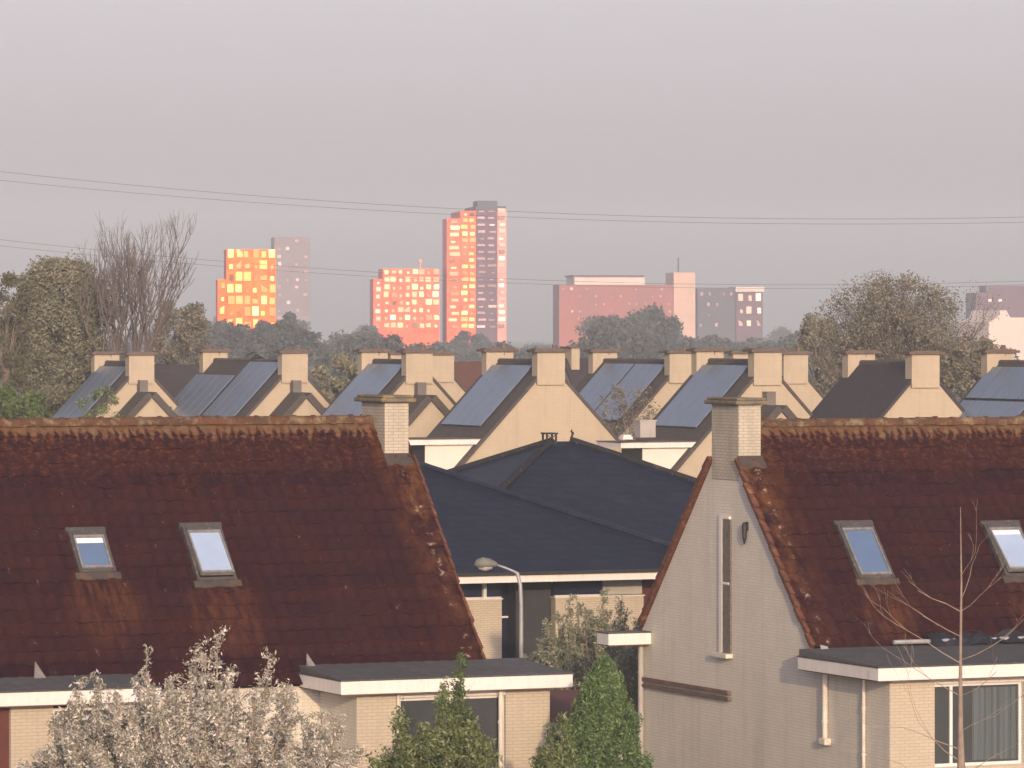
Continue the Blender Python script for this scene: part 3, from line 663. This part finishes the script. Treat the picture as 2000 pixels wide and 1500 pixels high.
# brown hipped roof tip at the right edge
p = at(2010, 800, 150)
h = thing('low_house', 'reddish brown roof tip peeping over the ridge at the right edge', 'house', (p.x, p.y, 0), TH)
b = MB(); z = p.z; b.add([(-3, -3, z - 2), (3, -3, z - 2), (3, 3, z - 2), (-3, 3, z - 2), (0, 0, z)], [(0, 1, 4), (1, 2, 4), (2, 3, 4), (3, 0, 4), (3, 2, 1, 0)]); b.build('roof', M['redroof'], h)
b = MB(); b.box(-2.7, 2.7, -2.7, 2.7, 0, z - 2.01); b.build('wall', M['render'], h)

# ------------------------------------------------------------------ street lamp
p = at(1018, 1290, 108)
LP = thing('street_lamp', 'grey street lamp with curved arm standing in the gap before the bungalow', 'street lamp', (p.x, p.y, 0))
z1 = at(1000, 1118, 108).z
b = MB(); pts = [(0, 0, 0), (0, 0, 1), (0, 0, z1 - .75), (-.02, 0, z1 - .3), (-.09, 0, z1 - .02), (-.16, 0, z1 + .02), (-.4, 0, z1 + .12), (-.62, 0, z1 + .19)]
b.tube(pts, [.07, .06, .05, .048, .045, .03, .028, .026], 10); b.build('pole', M['steel'], LP, smooth=True)
b = MB()
b.tube([(-.55, 0, z1 + .17), (-.62, 0, z1 + .19), (-.74, 0, z1 + .215), (-.90, 0, z1 + .225), (-1.03, 0, z1 + .20), (-1.09, 0, z1 + .17)], [.03, .07, .11, .135, .10, .03], 12); hd = b.build('lamp_head', M['lampgrey'], LP, smooth=True)
b = MB(); b.tube([(-.68, 0, z1 + .13), (-.84, 0, z1 + .11), (-1.0, 0, z1 + .12)], [.05, .085, .05], 10); b.build('lamp_glass', M['panelgrey'], hd, smooth=True)

# ------------------------------------------------------------------ power lines
for k, (ya, ym, yb2, Yw) in enumerate(((335, 413, 424, 330), (352, 424, 434, 345), (468, 545, 549, 330), (480, 553, 556, 345))):
    # parabola through three image heights at columns 0, 1000, 2000, carried on past the frame
    za, zm, zb2 = (at(0, y_, Yw).z for y_ in (ya, ym, yb2)); hx = 1000 / FP * Yw
    A = (za + zb2 - 2 * zm) / (2 * hx * hx); Bc = (zb2 - za) / (2 * hx)
    pts = [(x, Yw, zm + Bc * x + A * x * x) for x in np.linspace(-75, 75, 61)]
    b = MB(); b.tube(pts, .017 if k < 2 else .0145, 5)
    tag(b.build('power_line', M['wire']), ('topmost faint power cable sagging across the sky', 'second faint power cable just below the topmost one', 'third power cable, passing in front of the towers level with their middles', 'lowest power cable, just above the long red block')[k], 'power cable', 'power cables')

# ------------------------------------------------------------------ vegetation
def leaf_obj(name, cen, size, mat_, parent=None, flat=.0, aspect=.55):
    cen = np.asarray(cen, dtype=np.float32); n = len(cen)
    a = nrg.normal(size=(n, 3)); a[:, 2] *= (1 - flat); a /= np.linalg.norm(a, axis=1, keepdims=True)
    c = nrg.normal(size=(n, 3)); bb = np.cross(a, c); bb /= np.linalg.norm(bb, axis=1, keepdims=True)
    sz = (size * nrg.uniform(.55, 1.35, (n, 1))); a *= sz; bb *= sz * aspect
    v = np.stack([cen - a, cen + bb * .9 - a * .1, cen + a, cen - bb * .9 + a * .1], 1).reshape(-1, 3)
    me = bpy.data.meshes.new(name); me.vertices.add(4 * n); me.vertices.foreach_set('co', v.astype(np.float32).ravel())
    me.loops.add(4 * n); me.loops.foreach_set('vertex_index', np.arange(4 * n, dtype=np.int32))
    me.polygons.add(n); me.polygons.foreach_set('loop_start', np.arange(0, 4 * n, 4, dtype=np.int32)); me.polygons.foreach_set('loop_total', np.full(n, 4, dtype=np.int32))
    me.materials.append(mat_); me.update(calc_edges=True); me.validate()
    o = bpy.data.objects.new(name, me); COL.objects.link(o); o.parent = parent
    return o

def clump_points(c, rad, n, shell=.6):
    d = nrg.normal(size=(n, 3)); d /= np.linalg.norm(d, axis=1, keepdims=True)
    r = nrg.uniform(0, 1, (n, 1)) ** shell; lump = 1 + .22 * np.sin(d[:, :1] * 5 + c[0] * 3) * np.cos(d[:, 1:2] * 6 + c[1])
    return np.asarray(c) + d * r * lump * np.asarray(rad)

def crown_tree(name, label, cat, px, S_, ytop, wpx, zlow, leafm, barkm='bark', ncl=34, per=700, leaf=.13, rc=.24, shape=1.0, group=None, topthin=1.0, base_z=0.0, dy=1.0, trunk_r=.2):
    Yd = FP / S_; x = (px - 1000) / FP * Yd; zt = E - (ytop - HY) / S_; hw = wpx / 2 / S_
    t = thing(name, label, cat, (x, Yd, base_z), 0, group); zt -= base_z
    H = zt - zlow; pts = []; br = MB()
    br.tube([(0, 0, 0), (.06 * hw, 0, zlow * .6), (0, .05, zlow + H * .35), (.03, 0, zlow + H * .75)], [trunk_r, trunk_r * .75, trunk_r * .45, trunk_r * .1], 8)
    for i in range(ncl):
        u = (i + .5) / ncl; zz = zlow + H * (.06 + .86 * u)
        prof = math.sin(math.pi * min(1, (.14 + .86 * (1 - u) ** shape))) if shape > 0 else (1 - u) * .95 + .05
        prof = max(.18, prof); an = i * 2.39996 + rng.uniform(-.4, .4); rr = hw * prof * rng.uniform(.35, .86)
        c = (rr * math.cos(an), rr * math.sin(an) * dy, zz); r_ = hw * rc * rng.uniform(.75, 1.35) * (.65 + .35 * prof)
        n = int(per * rng.uniform(.7, 1.2) * (1 - (1 - topthin) * u))
        pts.append(clump_points(c, (r_, r_, r_ * .85), n))
        zs = zlow + (zz - zlow) * .55
        br.tube([(0, 0, zs), (c[0] * .5, c[1] * .5, zs + (zz - zs) * .65), c], [trunk_r * .3, trunk_r * .16, trunk_r * .05], 5)
    br.build('trunk', M[barkm], t)
    leaf_obj('crown', np.concatenate(pts), leaf, leafm, t)
    return t

def grow(mb, p, d, ln, rad, depth, tips, spread=.5, up=.12, kids=(2, 3), shrink=.74, n=5, minr=.004):
    pts = [p]; q = Vector(p); dd = Vector(d)
    for i in range(3):
        dd = (dd + Vector((rng.gauss(0, .12), rng.gauss(0, .12), up + rng.gauss(0, .05)))).normalized(); q = q + dd * ln / 3; pts.append(q.copy())
    mb.tube(pts, [rad, rad * .88, rad * .76, rad * .62], n if rad > .03 else 3, caps=False)
    if depth == 0: tips.append(q); return
    for k in range(rng.randint(*kids)):
        a = Vector((rng.gauss(0, 1), rng.gauss(0, 1), rng.gauss(0, .5))).normalized()
        st = pts[rng.choice((2, 3, 3))]
        grow(mb, st, (dd + a * spread).normalized(), ln * shrink * rng.uniform(.75, 1.15), max(minr, rad * .6), depth - 1, tips, spread, up, kids, shrink, n, minr)

LM = {
 'olive': leaf_mat('dark_olive_leaves', (.19, .185, .125), (.13, .134, .094), (.25, .235, .155)),
 'pale': leaf_mat('pale_olive_buds', (.11, .105, .06), (.075, .075, .045), (.16, .14, .09)),
 'willow': leaf_mat('grey_green_willow_leaves', (.175, .165, .12), (.115, .112, .08), (.28, .25, .19)),
 'green': leaf_mat('fresh_green_leaves', (.075, .115, .036), (.045, .075, .026), (.13, .17, .06)),
 'thuja': leaf_mat('bright_green_conifer', (.095, .155, .058), (.042, .084, .030), (.18, .25, .11), 2.4),
 'mixed': leaf_mat('olive_green_shrub', (.11, .145, .05), (.055, .085, .03), (.21, .245, .125), 1.4),
 'silver': leaf_mat('silvery_blossom', (.40, .375, .325), (.155, .165, .11), (.62, .58, .53), 2.8),
 'greyshrub': leaf_mat('grey_green_shrub', (.20, .225, .15), (.11, .14, .095), (.33, .34, .25), 1.6),
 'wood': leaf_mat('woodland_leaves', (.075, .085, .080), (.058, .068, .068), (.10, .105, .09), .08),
}
# big trees behind the terraces
crown_tree('broadleaf_tree', 'big dense dark olive tree behind the far left house', 'tree', 118, 42, 484, 268, 2.2, LM['olive'], ncl=130, per=900, leaf=.085, rc=.25, shape=.8)
crown_tree('broadleaf_tree', 'pale thinly leaved tree at the left edge, in front of the dense olive one', 'tree', 10, 44, 505, 170, 2.5, LM['pale'], 'palebark', ncl=54, per=420, leaf=.07, trunk_r=.1, rc=.24, shape=.85)
crown_tree('broadleaf_tree', 'grey green bushy tree between the bare tree and the glowing orange tower', 'tree', 355, 36, 575, 170, 3, LM['willow'], ncl=44, per=620, leaf=.085, rc=.27, shape=.8)
crown_tree('broadleaf_tree', 'low rounded fresh green tree below the dense olive one at left edge', 'tree', 35, 46, 740, 150, 1.5, LM['green'], ncl=18, per=800, leaf=.12, rc=.3, shape=.8)
crown_tree('broadleaf_tree', 'dark green tree top behind the second solar roof', 'tree', 665, 38, 682, 130, 2, LM['olive'], ncl=20, per=700, leaf=.14, rc=.3, shape=.8)
# bare tree
p = at(243, 640, 212)
t = thing('bare_tree', 'tall bare tree with fine ascending branches against the sky at left', 'tree', (p.x, p.y, 0))
b = MB(); tips = []; rng.seed(21)
b.tube([(0, 0, 0), (.05, 0, 3), (0, 0, 6)], [.3, .24, .2], 8)
for k in range(9):
    a = k * 2.39996; grow(b, Vector((0, 0, 4.2 + .25 * k)), Vector((math.cos(a) * .36, math.sin(a) * .36, 1)).normalized(), 3.05, .10, 5, tips, spread=.42, up=.19, kids=(3, 3), shrink=.70, minr=.008)
b.build('branches', M['bark'], t)
# willow at right: dense lower crown plus twiggy dome
rng.seed(33)
WT = crown_tree('willow_tree', 'large twiggy willow with rounded crown behind the plain roofed house at right', 'tree', 1745, 43, 512, 372, 2.4, LM['willow'], ncl=130, per=640, leaf=.062, rc=.17, shape=.72, topthin=.4)
b = MB(); tips = []
for k in range(46):
    a = k * 2.39996; el = .3 + 1.2 * ((k * .618) % 1)
    grow(b, Vector((0, 0, 3.4 + 2.2 * rng.random())), Vector((math.cos(a) * math.cos(el), math.sin(a) * math.cos(el), math.sin(el) + .25)).normalized(), 2.3 * rng.uniform(.8, 1.08), .045, 4, tips, spread=.42, up=.12, kids=(3, 3), shrink=.70, minr=.008)
b.build('twigs', M['bark'], WT)
tp = np.array([[q.x, q.y, q.z] for q in tips]); tp = np.repeat(tp, 9, 0) + nrg.normal(size=(len(tp) * 9, 3)) * .20
leaf_obj('catkins', tp, .042, LM['willow'], WT)
crown_tree('broadleaf_tree', 'grey brown rounded tree left of the big willow', 'tree', 1600, 36, 600, 150, 2.5, LM['willow'], ncl=44, per=620, leaf=.085, rc=.26, shape=.8)
crown_tree('broadleaf_tree', 'drooping green grey tree right of the plain roofed house', 'tree', 1905, 45, 640, 150, 1.5, LM['willow'], ncl=40, per=620, leaf=.08, rc=.26, shape=.75)
crown_tree('garden_tree', 'thin leaved garden tree screening the twin solar roof left of the right near chimney', 'tree', 1225, 49, 738, 150, 2.5, LM['willow'], 'palebark', ncl=44, per=110, leaf=.055, rc=.3, shape=.8, trunk_r=.035)
crown_tree('garden_tree', 'sparse green garden tree in front of the far left solar roof', 'tree', 195, 49, 738, 100, 2.5, LM['mixed'], 'palebark', ncl=30, per=150, leaf=.055, rc=.3, shape=.8, trunk_r=.035)

# far woodland: one mass of crowns
pts = []
for i in range(247):
    Yd = rng.choice((600, 720, 850, 1000, 1200, 1450, 1700)) * rng.uniform(.95, 1.05); S_ = FP / Yd
    px = rng.uniform(-150, 2150) if i < 210 else (rng.uniform(1180, 1310) if i < 225 else rng.uniform(400, 590))
    top = 655 + 10 * math.sin(px * .013) + 9 * math.sin(px * .031 + 1)
    if px < 560: top -= 8
    if 540 < px < 760: top -= 16
    if 1150 < px < 1330: top -= (rng.uniform(0, 60) if i < 210 else rng.uniform(30, 90)) * (1 - abs(px - 1240) / 100 * .6)
    if 400 < px < 580: top -= 34
    if 1360 < px < 1640: top -= 30 * (px - 1360) / 280
    top += rng.uniform(-4, 26)
    zt = E - (top - HY) / S_; wd = rng.uniform(5, 10); x = (px - 1000) / FP * Yd
    for k in range(9):
        c = (x + rng.uniform(-1, 1) * wd * .7, Yd + rng.uniform(-3, 3), zt - 1.8 - (k / 9) ** 1.1 * (zt - 2) * .8); r_ = wd * rng.uniform(.2, .36) * (.6 + .4 * min(1, k / 3))
        c = (x + (c[0] - x) * min(1, .25 + k / 5), c[1], c[2])
        pts.append(clump_points(c, (r_, r_, r_ * .8), 320))
tag(leaf_obj('woodland', np.concatenate(pts), .42, LM['wood']), 'hazy blue grey band of far woodland below the towers', 'woodland', kind='stuff')

# front garden shrubs
def shrub(name, label, px, S_, ytop, wpx, leafm, barkm, nst, per, leaf, hgt=None, spikes=0, seed=1, flare=1.0):
    rng.seed(seed)
    Yd = FP / S_; x = (px - 1000) / FP * Yd; H = E - (ytop - HY) / S_; hw = wpx / 2 / S_
    t = thing(name, label, 'shrub', (x, Yd, 0)); b = MB(); pts = []
    for k in range(nst):
        a = k * 2.39996; rr = hw * math.sqrt((k + .5) / nst)
        top = H * (1 - .40 * (rr / hw) ** 2.0) * rng.uniform(.80, 1.0) if k else H
        ex = Vector((rr * math.cos(a), rr * math.sin(a), top)); mid = Vector((ex.x * .55, ex.y * .55, top * .5))
        st = [Vector((ex.x * .15, ex.y * .15, 0)), mid, Vector((ex.x * .9, ex.y * .9, top * .8)), ex]
        b.tube(st, [.045, .03, .016, .006], 5)
        for j in range(14):
            f = .32 + .68 * (j + rng.random()) / 14; i = min(2, int(f * 3)); q = st[i].lerp(st[i + 1], f * 3 - i) if f < 1 else ex
            dirv = Vector((rng.gauss(0, 1), rng.gauss(0, 1), .6 + rng.random())).normalized(); ln = hw * .22 * rng.uniform(.4, 1.0) * (1.15 - f * .6)
            e = q + dirv * ln; b.tube([q, q.lerp(e, .5) + Vector((0, 0, .02)), e], [.012, .009, .004], 3, caps=False)
            n = per; tt = nrg.uniform(0, 1.05, (n, 1)); base = np.array(q)[None] * (1 - tt) + np.array(e)[None] * tt
            pts.append(base + nrg.normal(size=(n, 3)) * (leaf * 1.15))
    b.build('stems', M[barkm], t); leaf_obj('foliage', np.concatenate(pts), leaf, leafm, t, aspect=.42)
    return t
shrub('flowering_shrub', 'large silvery brown flowering shrub in front of the left house', 400, 124, 1240, 640, LM['silver'], 'palebark', 80, 52, .034, seed=4)
shrub('flowering_shrub', 'smaller silvery shrub at the left under the end of the white fascia', 175, 122, 1330, 300, LM['silver'], 'palebark', 34, 60, .040, seed=9)
shrub('garden_shrub', 'olive green shrub with fresh leaves in front of the left bay window', 850, 122, 1345, 320, LM['mixed'], 'bark', 46, 46, .045, seed=5)
shrub('garden_shrub', 'slim green shrub reaching above the white fascia of the left bay', 890, 114, 1285, 110, LM['green'], 'bark', 16, 46, .045, seed=6)
shrub('garden_shrub', 'grey green feathery shrub before the bungalow wall, behind the white fascia', 1165, 87, 1155, 290, LM['greyshrub'], 'palebark', 62, 40, .036, seed=7)
shrub('garden_shrub', 'dark low shrub in the gap left of the green conifer', 1090, 112, 1400, 110, LM['mixed'], 'bark', 14, 46, .045, seed=8)
# conifer
Yd = FP / 108; p = at(1180, 1290, Yd); H = E - (1288 - HY) / 108
t = thing('conifer', 'bright green cone shaped conifer beside the grey gable wall', 'conifer', (p.x, p.y, 0))
b = MB(); b.tube([(0, 0, 0), (0, 0, H * .9)], [.09, .015], 7); b.build('trunk', M['bark'], t)
pts = []; rng.seed(12)
for i in range(380):
    u = (i + .5) / 380; z = H * (.02 + .97 * u); rad = 1.22 * (1 - u) ** .60 * (.95 if u > .15 else .8 + u) ; an = i * 2.39996; rr = rad * rng.uniform(.55, 1.0)
    r_ = .14 * rng.uniform(.7, 1.3) * (1.15 - .5 * u)
    pts.append(clump_points((rr * math.cos(an), rr * math.sin(an), z), (r_, r_, r_ * 1.5), 210))
leaf_obj('foliage', np.concatenate(pts), .034, LM['thuja'], t, aspect=.4)
# young bare tree at right
rng.seed(5)
Yd = FP / 116; p = at(1876, 1500, Yd); ht = E - (990 - HY) / 116
t = thing('sapling', 'young leafless tree with pale trunk and spread twigs before the right bay window', 'tree', (p.x, p.y, 0))
b = MB(); b.tube([(0, 0, 0), (.02, 0, 1.6), (0, 0, 2.8), (0, 0, 3.9), (.015, 0, 5.2), (0, 0, ht)], [.10, .085, .045, .026, .016, .005], 8); b.build('trunk', M['palebark'], t)
b = MB(); tips = []
for (z, dx, dyv, ln, rd) in ((4.72, -1, .2, 1.3, .014), (4.72, .9, -.1, 1.0, .012), (3.85, -1.5, -.2, 1.9, .016), (3.9, 1.5, .3, 1.5, .018), (4.9, .5, .2, 1.1, .012), (5.3, .35, -.2, .8, .009), (3.3, -1.2, .3, 1.5, .014), (3.3, 1.3, -.3, 1.2, .014), (2.4, -1.5, .1, 1.7, .015), (2.2, -1.2, -.4, 1.6, .014), (1.9, 1.3, .2, 1.3, .014), (2.7, 1.0, .3, 1.1, .012), (1.6, -1.5, .3, 1.9, .014), (4.3, -.9, .1, 1.2, .012)):
    grow(b, Vector((0, 0, z)), Vector((dx, dyv, .55)).normalized(), ln * .62, rd * .65, 3, tips, spread=.38, up=.05, kids=(1, 2), shrink=.70, minr=.003)
b.build('branches', M['palebark'], t)

# ------------------------------------------------------------------ distant towers
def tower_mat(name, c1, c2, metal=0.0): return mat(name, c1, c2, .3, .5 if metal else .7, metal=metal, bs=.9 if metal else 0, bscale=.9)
TMAT = {'red': tower_mat('far_red_sunglow_walls', (.90, .13, .05), (.62, .06, .035), .6), 'orange': tower_mat('far_orange_sunglow_panels', (1.0, .15, .018), (.8, .055, .012), .8),  # red and orange walls: low sun's glow put into the metallic colour
        'pink': tower_mat('far_pink_panels', (.60, .27, .23), (.50, .2, .18), .4), 'plum': tower_mat('far_plum_brick', (.17, .10, .13), (.13, .08, .11)), 'dull': mat('dull_far_brick', (.46, .155, .125), (.33, .125, .11), .06, .85, (.24, .13, .13), .05, (.45, .7)), 'faint': tower_mat('far_haze_tinted_panels', (.27, .225, .24), (.24, .20, .215)), 'white': tower_mat('far_white_panels', (.72, .62, .55), (.64, .55, .5)), 'slateg': tower_mat('far_grey_panels', (.12, .12, .15), (.09, .09, .115)),  # faint: distance haze put into the wall colour
        'buff': tower_mat('far_buff_panels', (.66, .46, .36), (.58, .4, .32))}
def sunglow_glass(name, col, rough):  # panes tinted with the orange of the reflected sun
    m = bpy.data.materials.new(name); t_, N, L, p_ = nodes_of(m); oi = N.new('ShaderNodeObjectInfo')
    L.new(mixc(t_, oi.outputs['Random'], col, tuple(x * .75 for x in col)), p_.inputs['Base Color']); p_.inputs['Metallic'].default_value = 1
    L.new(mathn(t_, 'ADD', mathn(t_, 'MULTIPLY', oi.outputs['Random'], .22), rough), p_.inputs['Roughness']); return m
CG = {'o': sunglow_glass('sunglow_orange_glazing', (1.0, .50, .16), .38), 'p': sunglow_glass('sunglow_rose_glazing', (.95, .66, .56), .46), 'c': sunglow_glass('sunglow_coral_glazing', (.98, .58, .34), .40), 'd': sunglow_glass('dull_rose_glazing', (.72, .50, .50), .62)}
def block(root, px0, px1, ytop, ybot_z, Yt, depth, m, rows=0, cols=0, gl='p', name='wall', fill=.62, dyo=0.0, skip=0.0, fz=.55):
    """an upright box facing the street grid, its front carrying separate window panes"""
    S_ = FP / Yt; x0 = (px0 - 1000) / FP * Yt - root.location.x; x1 = (px1 - 1000) / FP * Yt - root.location.x
    x0, x1 = x0 / math.cos(R(7)), x1 / math.cos(R(7)); zt = E - (ytop - HY) / S_
    b = MB(); b.box(x0, x1, dyo, depth + dyo, ybot_z, zt); b.build(name, TMAT[m], root)
    if rows:
        ch = (zt - 9.0) / rows; cw = (x1 - x0) / cols; me = {}
        for r_ in range(rows):
            for c in range(cols):
                if rng.random() < skip: continue
                key = 'pane'
                if key not in me:
                    b = MB(); b.box(-cw * fill / 2, cw * fill / 2, -.3, -.01, 0, ch * fz); o = b.build('window', CG[gl], root); me[key] = o.data
                else:
                    o = bpy.data.objects.new('window', me[key]); COL.objects.link(o); o.parent = root
                sz = rng.choice((.55, .8, 1, 1, 1.12)); o.scale = (sz * rng.uniform(.8, 1.1), 1, sz); o.location = (x0 + cw * (c + .5 + rng.uniform(-.1, .1)), dyo, 9.0 + ch * (r_ + .28)); o.rotation_euler = (rng.gauss(-.08, .13), 0, rng.gauss(0, .18))
    return x0, x1, zt
TW = R(7); CW = math.cos(TW)
def tower(label, px, Yt, name='tower_block', cat='tower', rot=TW): return thing(name, label, cat, ((px - 1000) / FP * Yt, Yt, 0), rot)
rng.seed(77)
YT = 1100; YO = 800
t = tower('glowing orange squat tower, leftmost of the far towers', 490, YO)
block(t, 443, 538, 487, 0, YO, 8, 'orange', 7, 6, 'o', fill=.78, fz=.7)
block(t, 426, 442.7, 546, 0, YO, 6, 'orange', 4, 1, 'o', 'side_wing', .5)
t = tower('faint pink tower just behind the glowing orange squat one', 572, YT + 300)
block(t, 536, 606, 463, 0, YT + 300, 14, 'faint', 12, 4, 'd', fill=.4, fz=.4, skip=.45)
t = tower('wide coral red tower left of the tallest one', 795, YT)
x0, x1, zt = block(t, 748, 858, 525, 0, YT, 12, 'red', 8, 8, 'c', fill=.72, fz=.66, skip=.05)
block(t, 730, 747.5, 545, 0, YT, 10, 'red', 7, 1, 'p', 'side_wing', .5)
b = MB(); b.tube([((x0 + x1) / 2 + 2.6, 4, zt), ((x0 + x1) / 2 + 2.6, 4, zt + 1.4)], .25, 6); b.tube([((x0 + x1) / 2 + 2.6, 4, zt + 1.4), ((x0 + x1) / 2 + 2.6, 4, zt + 2.4)], .6, 8); b.build('roof_vent', TMAT['buff'], t)
t = tower('tallest far tower, coral red with plum right half and grey plant room', 930, YT)
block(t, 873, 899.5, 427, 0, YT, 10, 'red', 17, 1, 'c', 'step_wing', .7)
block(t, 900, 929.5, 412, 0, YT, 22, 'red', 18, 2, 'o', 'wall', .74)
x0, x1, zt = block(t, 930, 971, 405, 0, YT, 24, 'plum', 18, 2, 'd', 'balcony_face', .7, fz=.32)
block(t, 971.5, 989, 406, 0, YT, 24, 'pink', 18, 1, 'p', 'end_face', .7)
b = MB(); b.box(x0 + .8, x1 + .5, 4, 14, zt, zt + 1.7); b.build('plant_room', TMAT['slateg'], t)
b = MB(); b.box(x0 - .1, x1 + 2.15, -.25, 24, zt - .2, zt + .3); b.build('cornice', TMAT['slateg'], t)
YB2 = 1150
t = tower('long red brick slab block with white roof storey, right of the towers', 1205, YB2, 'slab_block', 'apartment block')
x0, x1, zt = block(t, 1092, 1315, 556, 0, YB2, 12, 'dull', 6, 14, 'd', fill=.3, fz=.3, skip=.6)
S_ = FP / YB2
b = MB(); b.box(x0 + 4, x1 - 7, 1.2, 16, zt + .003, zt + 2.0); b.build('roof_storey', TMAT['white'], t)
b = MB(); b.box(x0 + 3.6, x1 - 7.2, .6, 16.6, zt + 2.01, zt + 2.4); b.build('roof_edge', TMAT['plum'], t)
block(t, 1315.5, 1358, 532, 0, YB2, 13, 'buff', name='stair_tower', dyo=-.6)
x2 = (1330 - 1000) / FP * YB2 - t.location.x
b = MB(); z2 = E - (532 - HY) / S_; b.tube([(x2, 3, z2), (x2, 3, z2 + 3.8)], .22, 5); b.build('mast', TMAT['slateg'], t)
t = tower('dark blue grey block beside the pale stair tower', 1398, YB2 + 60, 'slab_block', 'apartment block')
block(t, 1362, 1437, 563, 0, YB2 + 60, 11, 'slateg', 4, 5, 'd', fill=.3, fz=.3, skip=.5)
t = tower('small block with white cornice and coral panels, right of the dark block', 1464, YB2 + 60, 'slab_block', 'apartment block')
x0, x1, zt = block(t, 1438, 1490, 570, 0, YB2 + 60, 10, 'plum', 3, 3, 'p', fill=.55)
b = MB(); b.box(x0 - .3, x1 + .3, -.6, 12, zt + .003, zt + 1.3); b.build('cornice', TMAT['white'], t)
t = tower('hazy mauve block at the right edge behind the willow', 1955, YB2 + 60, 'slab_block', 'apartment block')
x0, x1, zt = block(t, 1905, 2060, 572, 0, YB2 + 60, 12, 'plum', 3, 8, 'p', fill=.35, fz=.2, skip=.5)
block(t, 1925, 2060, 558, 0, YB2 + 64, 8, 'plum', name='upper_storey', dyo=1.5)
t = thing('white_house', 'pale distant house with lit gable at the right edge below the mauve block', 'house', ((1968 - 1000) / FP * 640, 640, 0), TH)
s6 = FP / 640; zt = E - (606 - HY) / s6
b = MB(); b.prism([(-3, 0, 0), (4.6, 0, 0), (4.6, 0, zt - 1), (.4, 0, zt - 1), (-.2, 0, zt), (-1.2, 0, zt), (-1.6, 0, zt - 1), (-3, 0, zt - 1.6)], (0, 8, 0)); b.build('wall', TMAT['white'], t)

# ------------------------------------------------------------------ haze
b = MB(); b.box(-1100, 1100, -80, 3500, -1, 95)
hz = b.build('haze', M['white']); hz.data.materials.clear()
m = bpy.data.materials.new('haze'); m.use_nodes = True; N = m.node_tree.nodes; N.clear()
out = N.new('ShaderNodeOutputMaterial'); vol = N.new('ShaderNodeVolumePrincipled'); vol.inputs['Color'].default_value = (.75, .855, .96, 1); vol.inputs['Density'].default_value = .00042; vol.inputs['Anisotropy'].default_value = -.16
m.node_tree.links.new(vol.outputs[0], out.inputs['Volume']); hz.data.materials.append(m); tag(hz, kind='stuff')
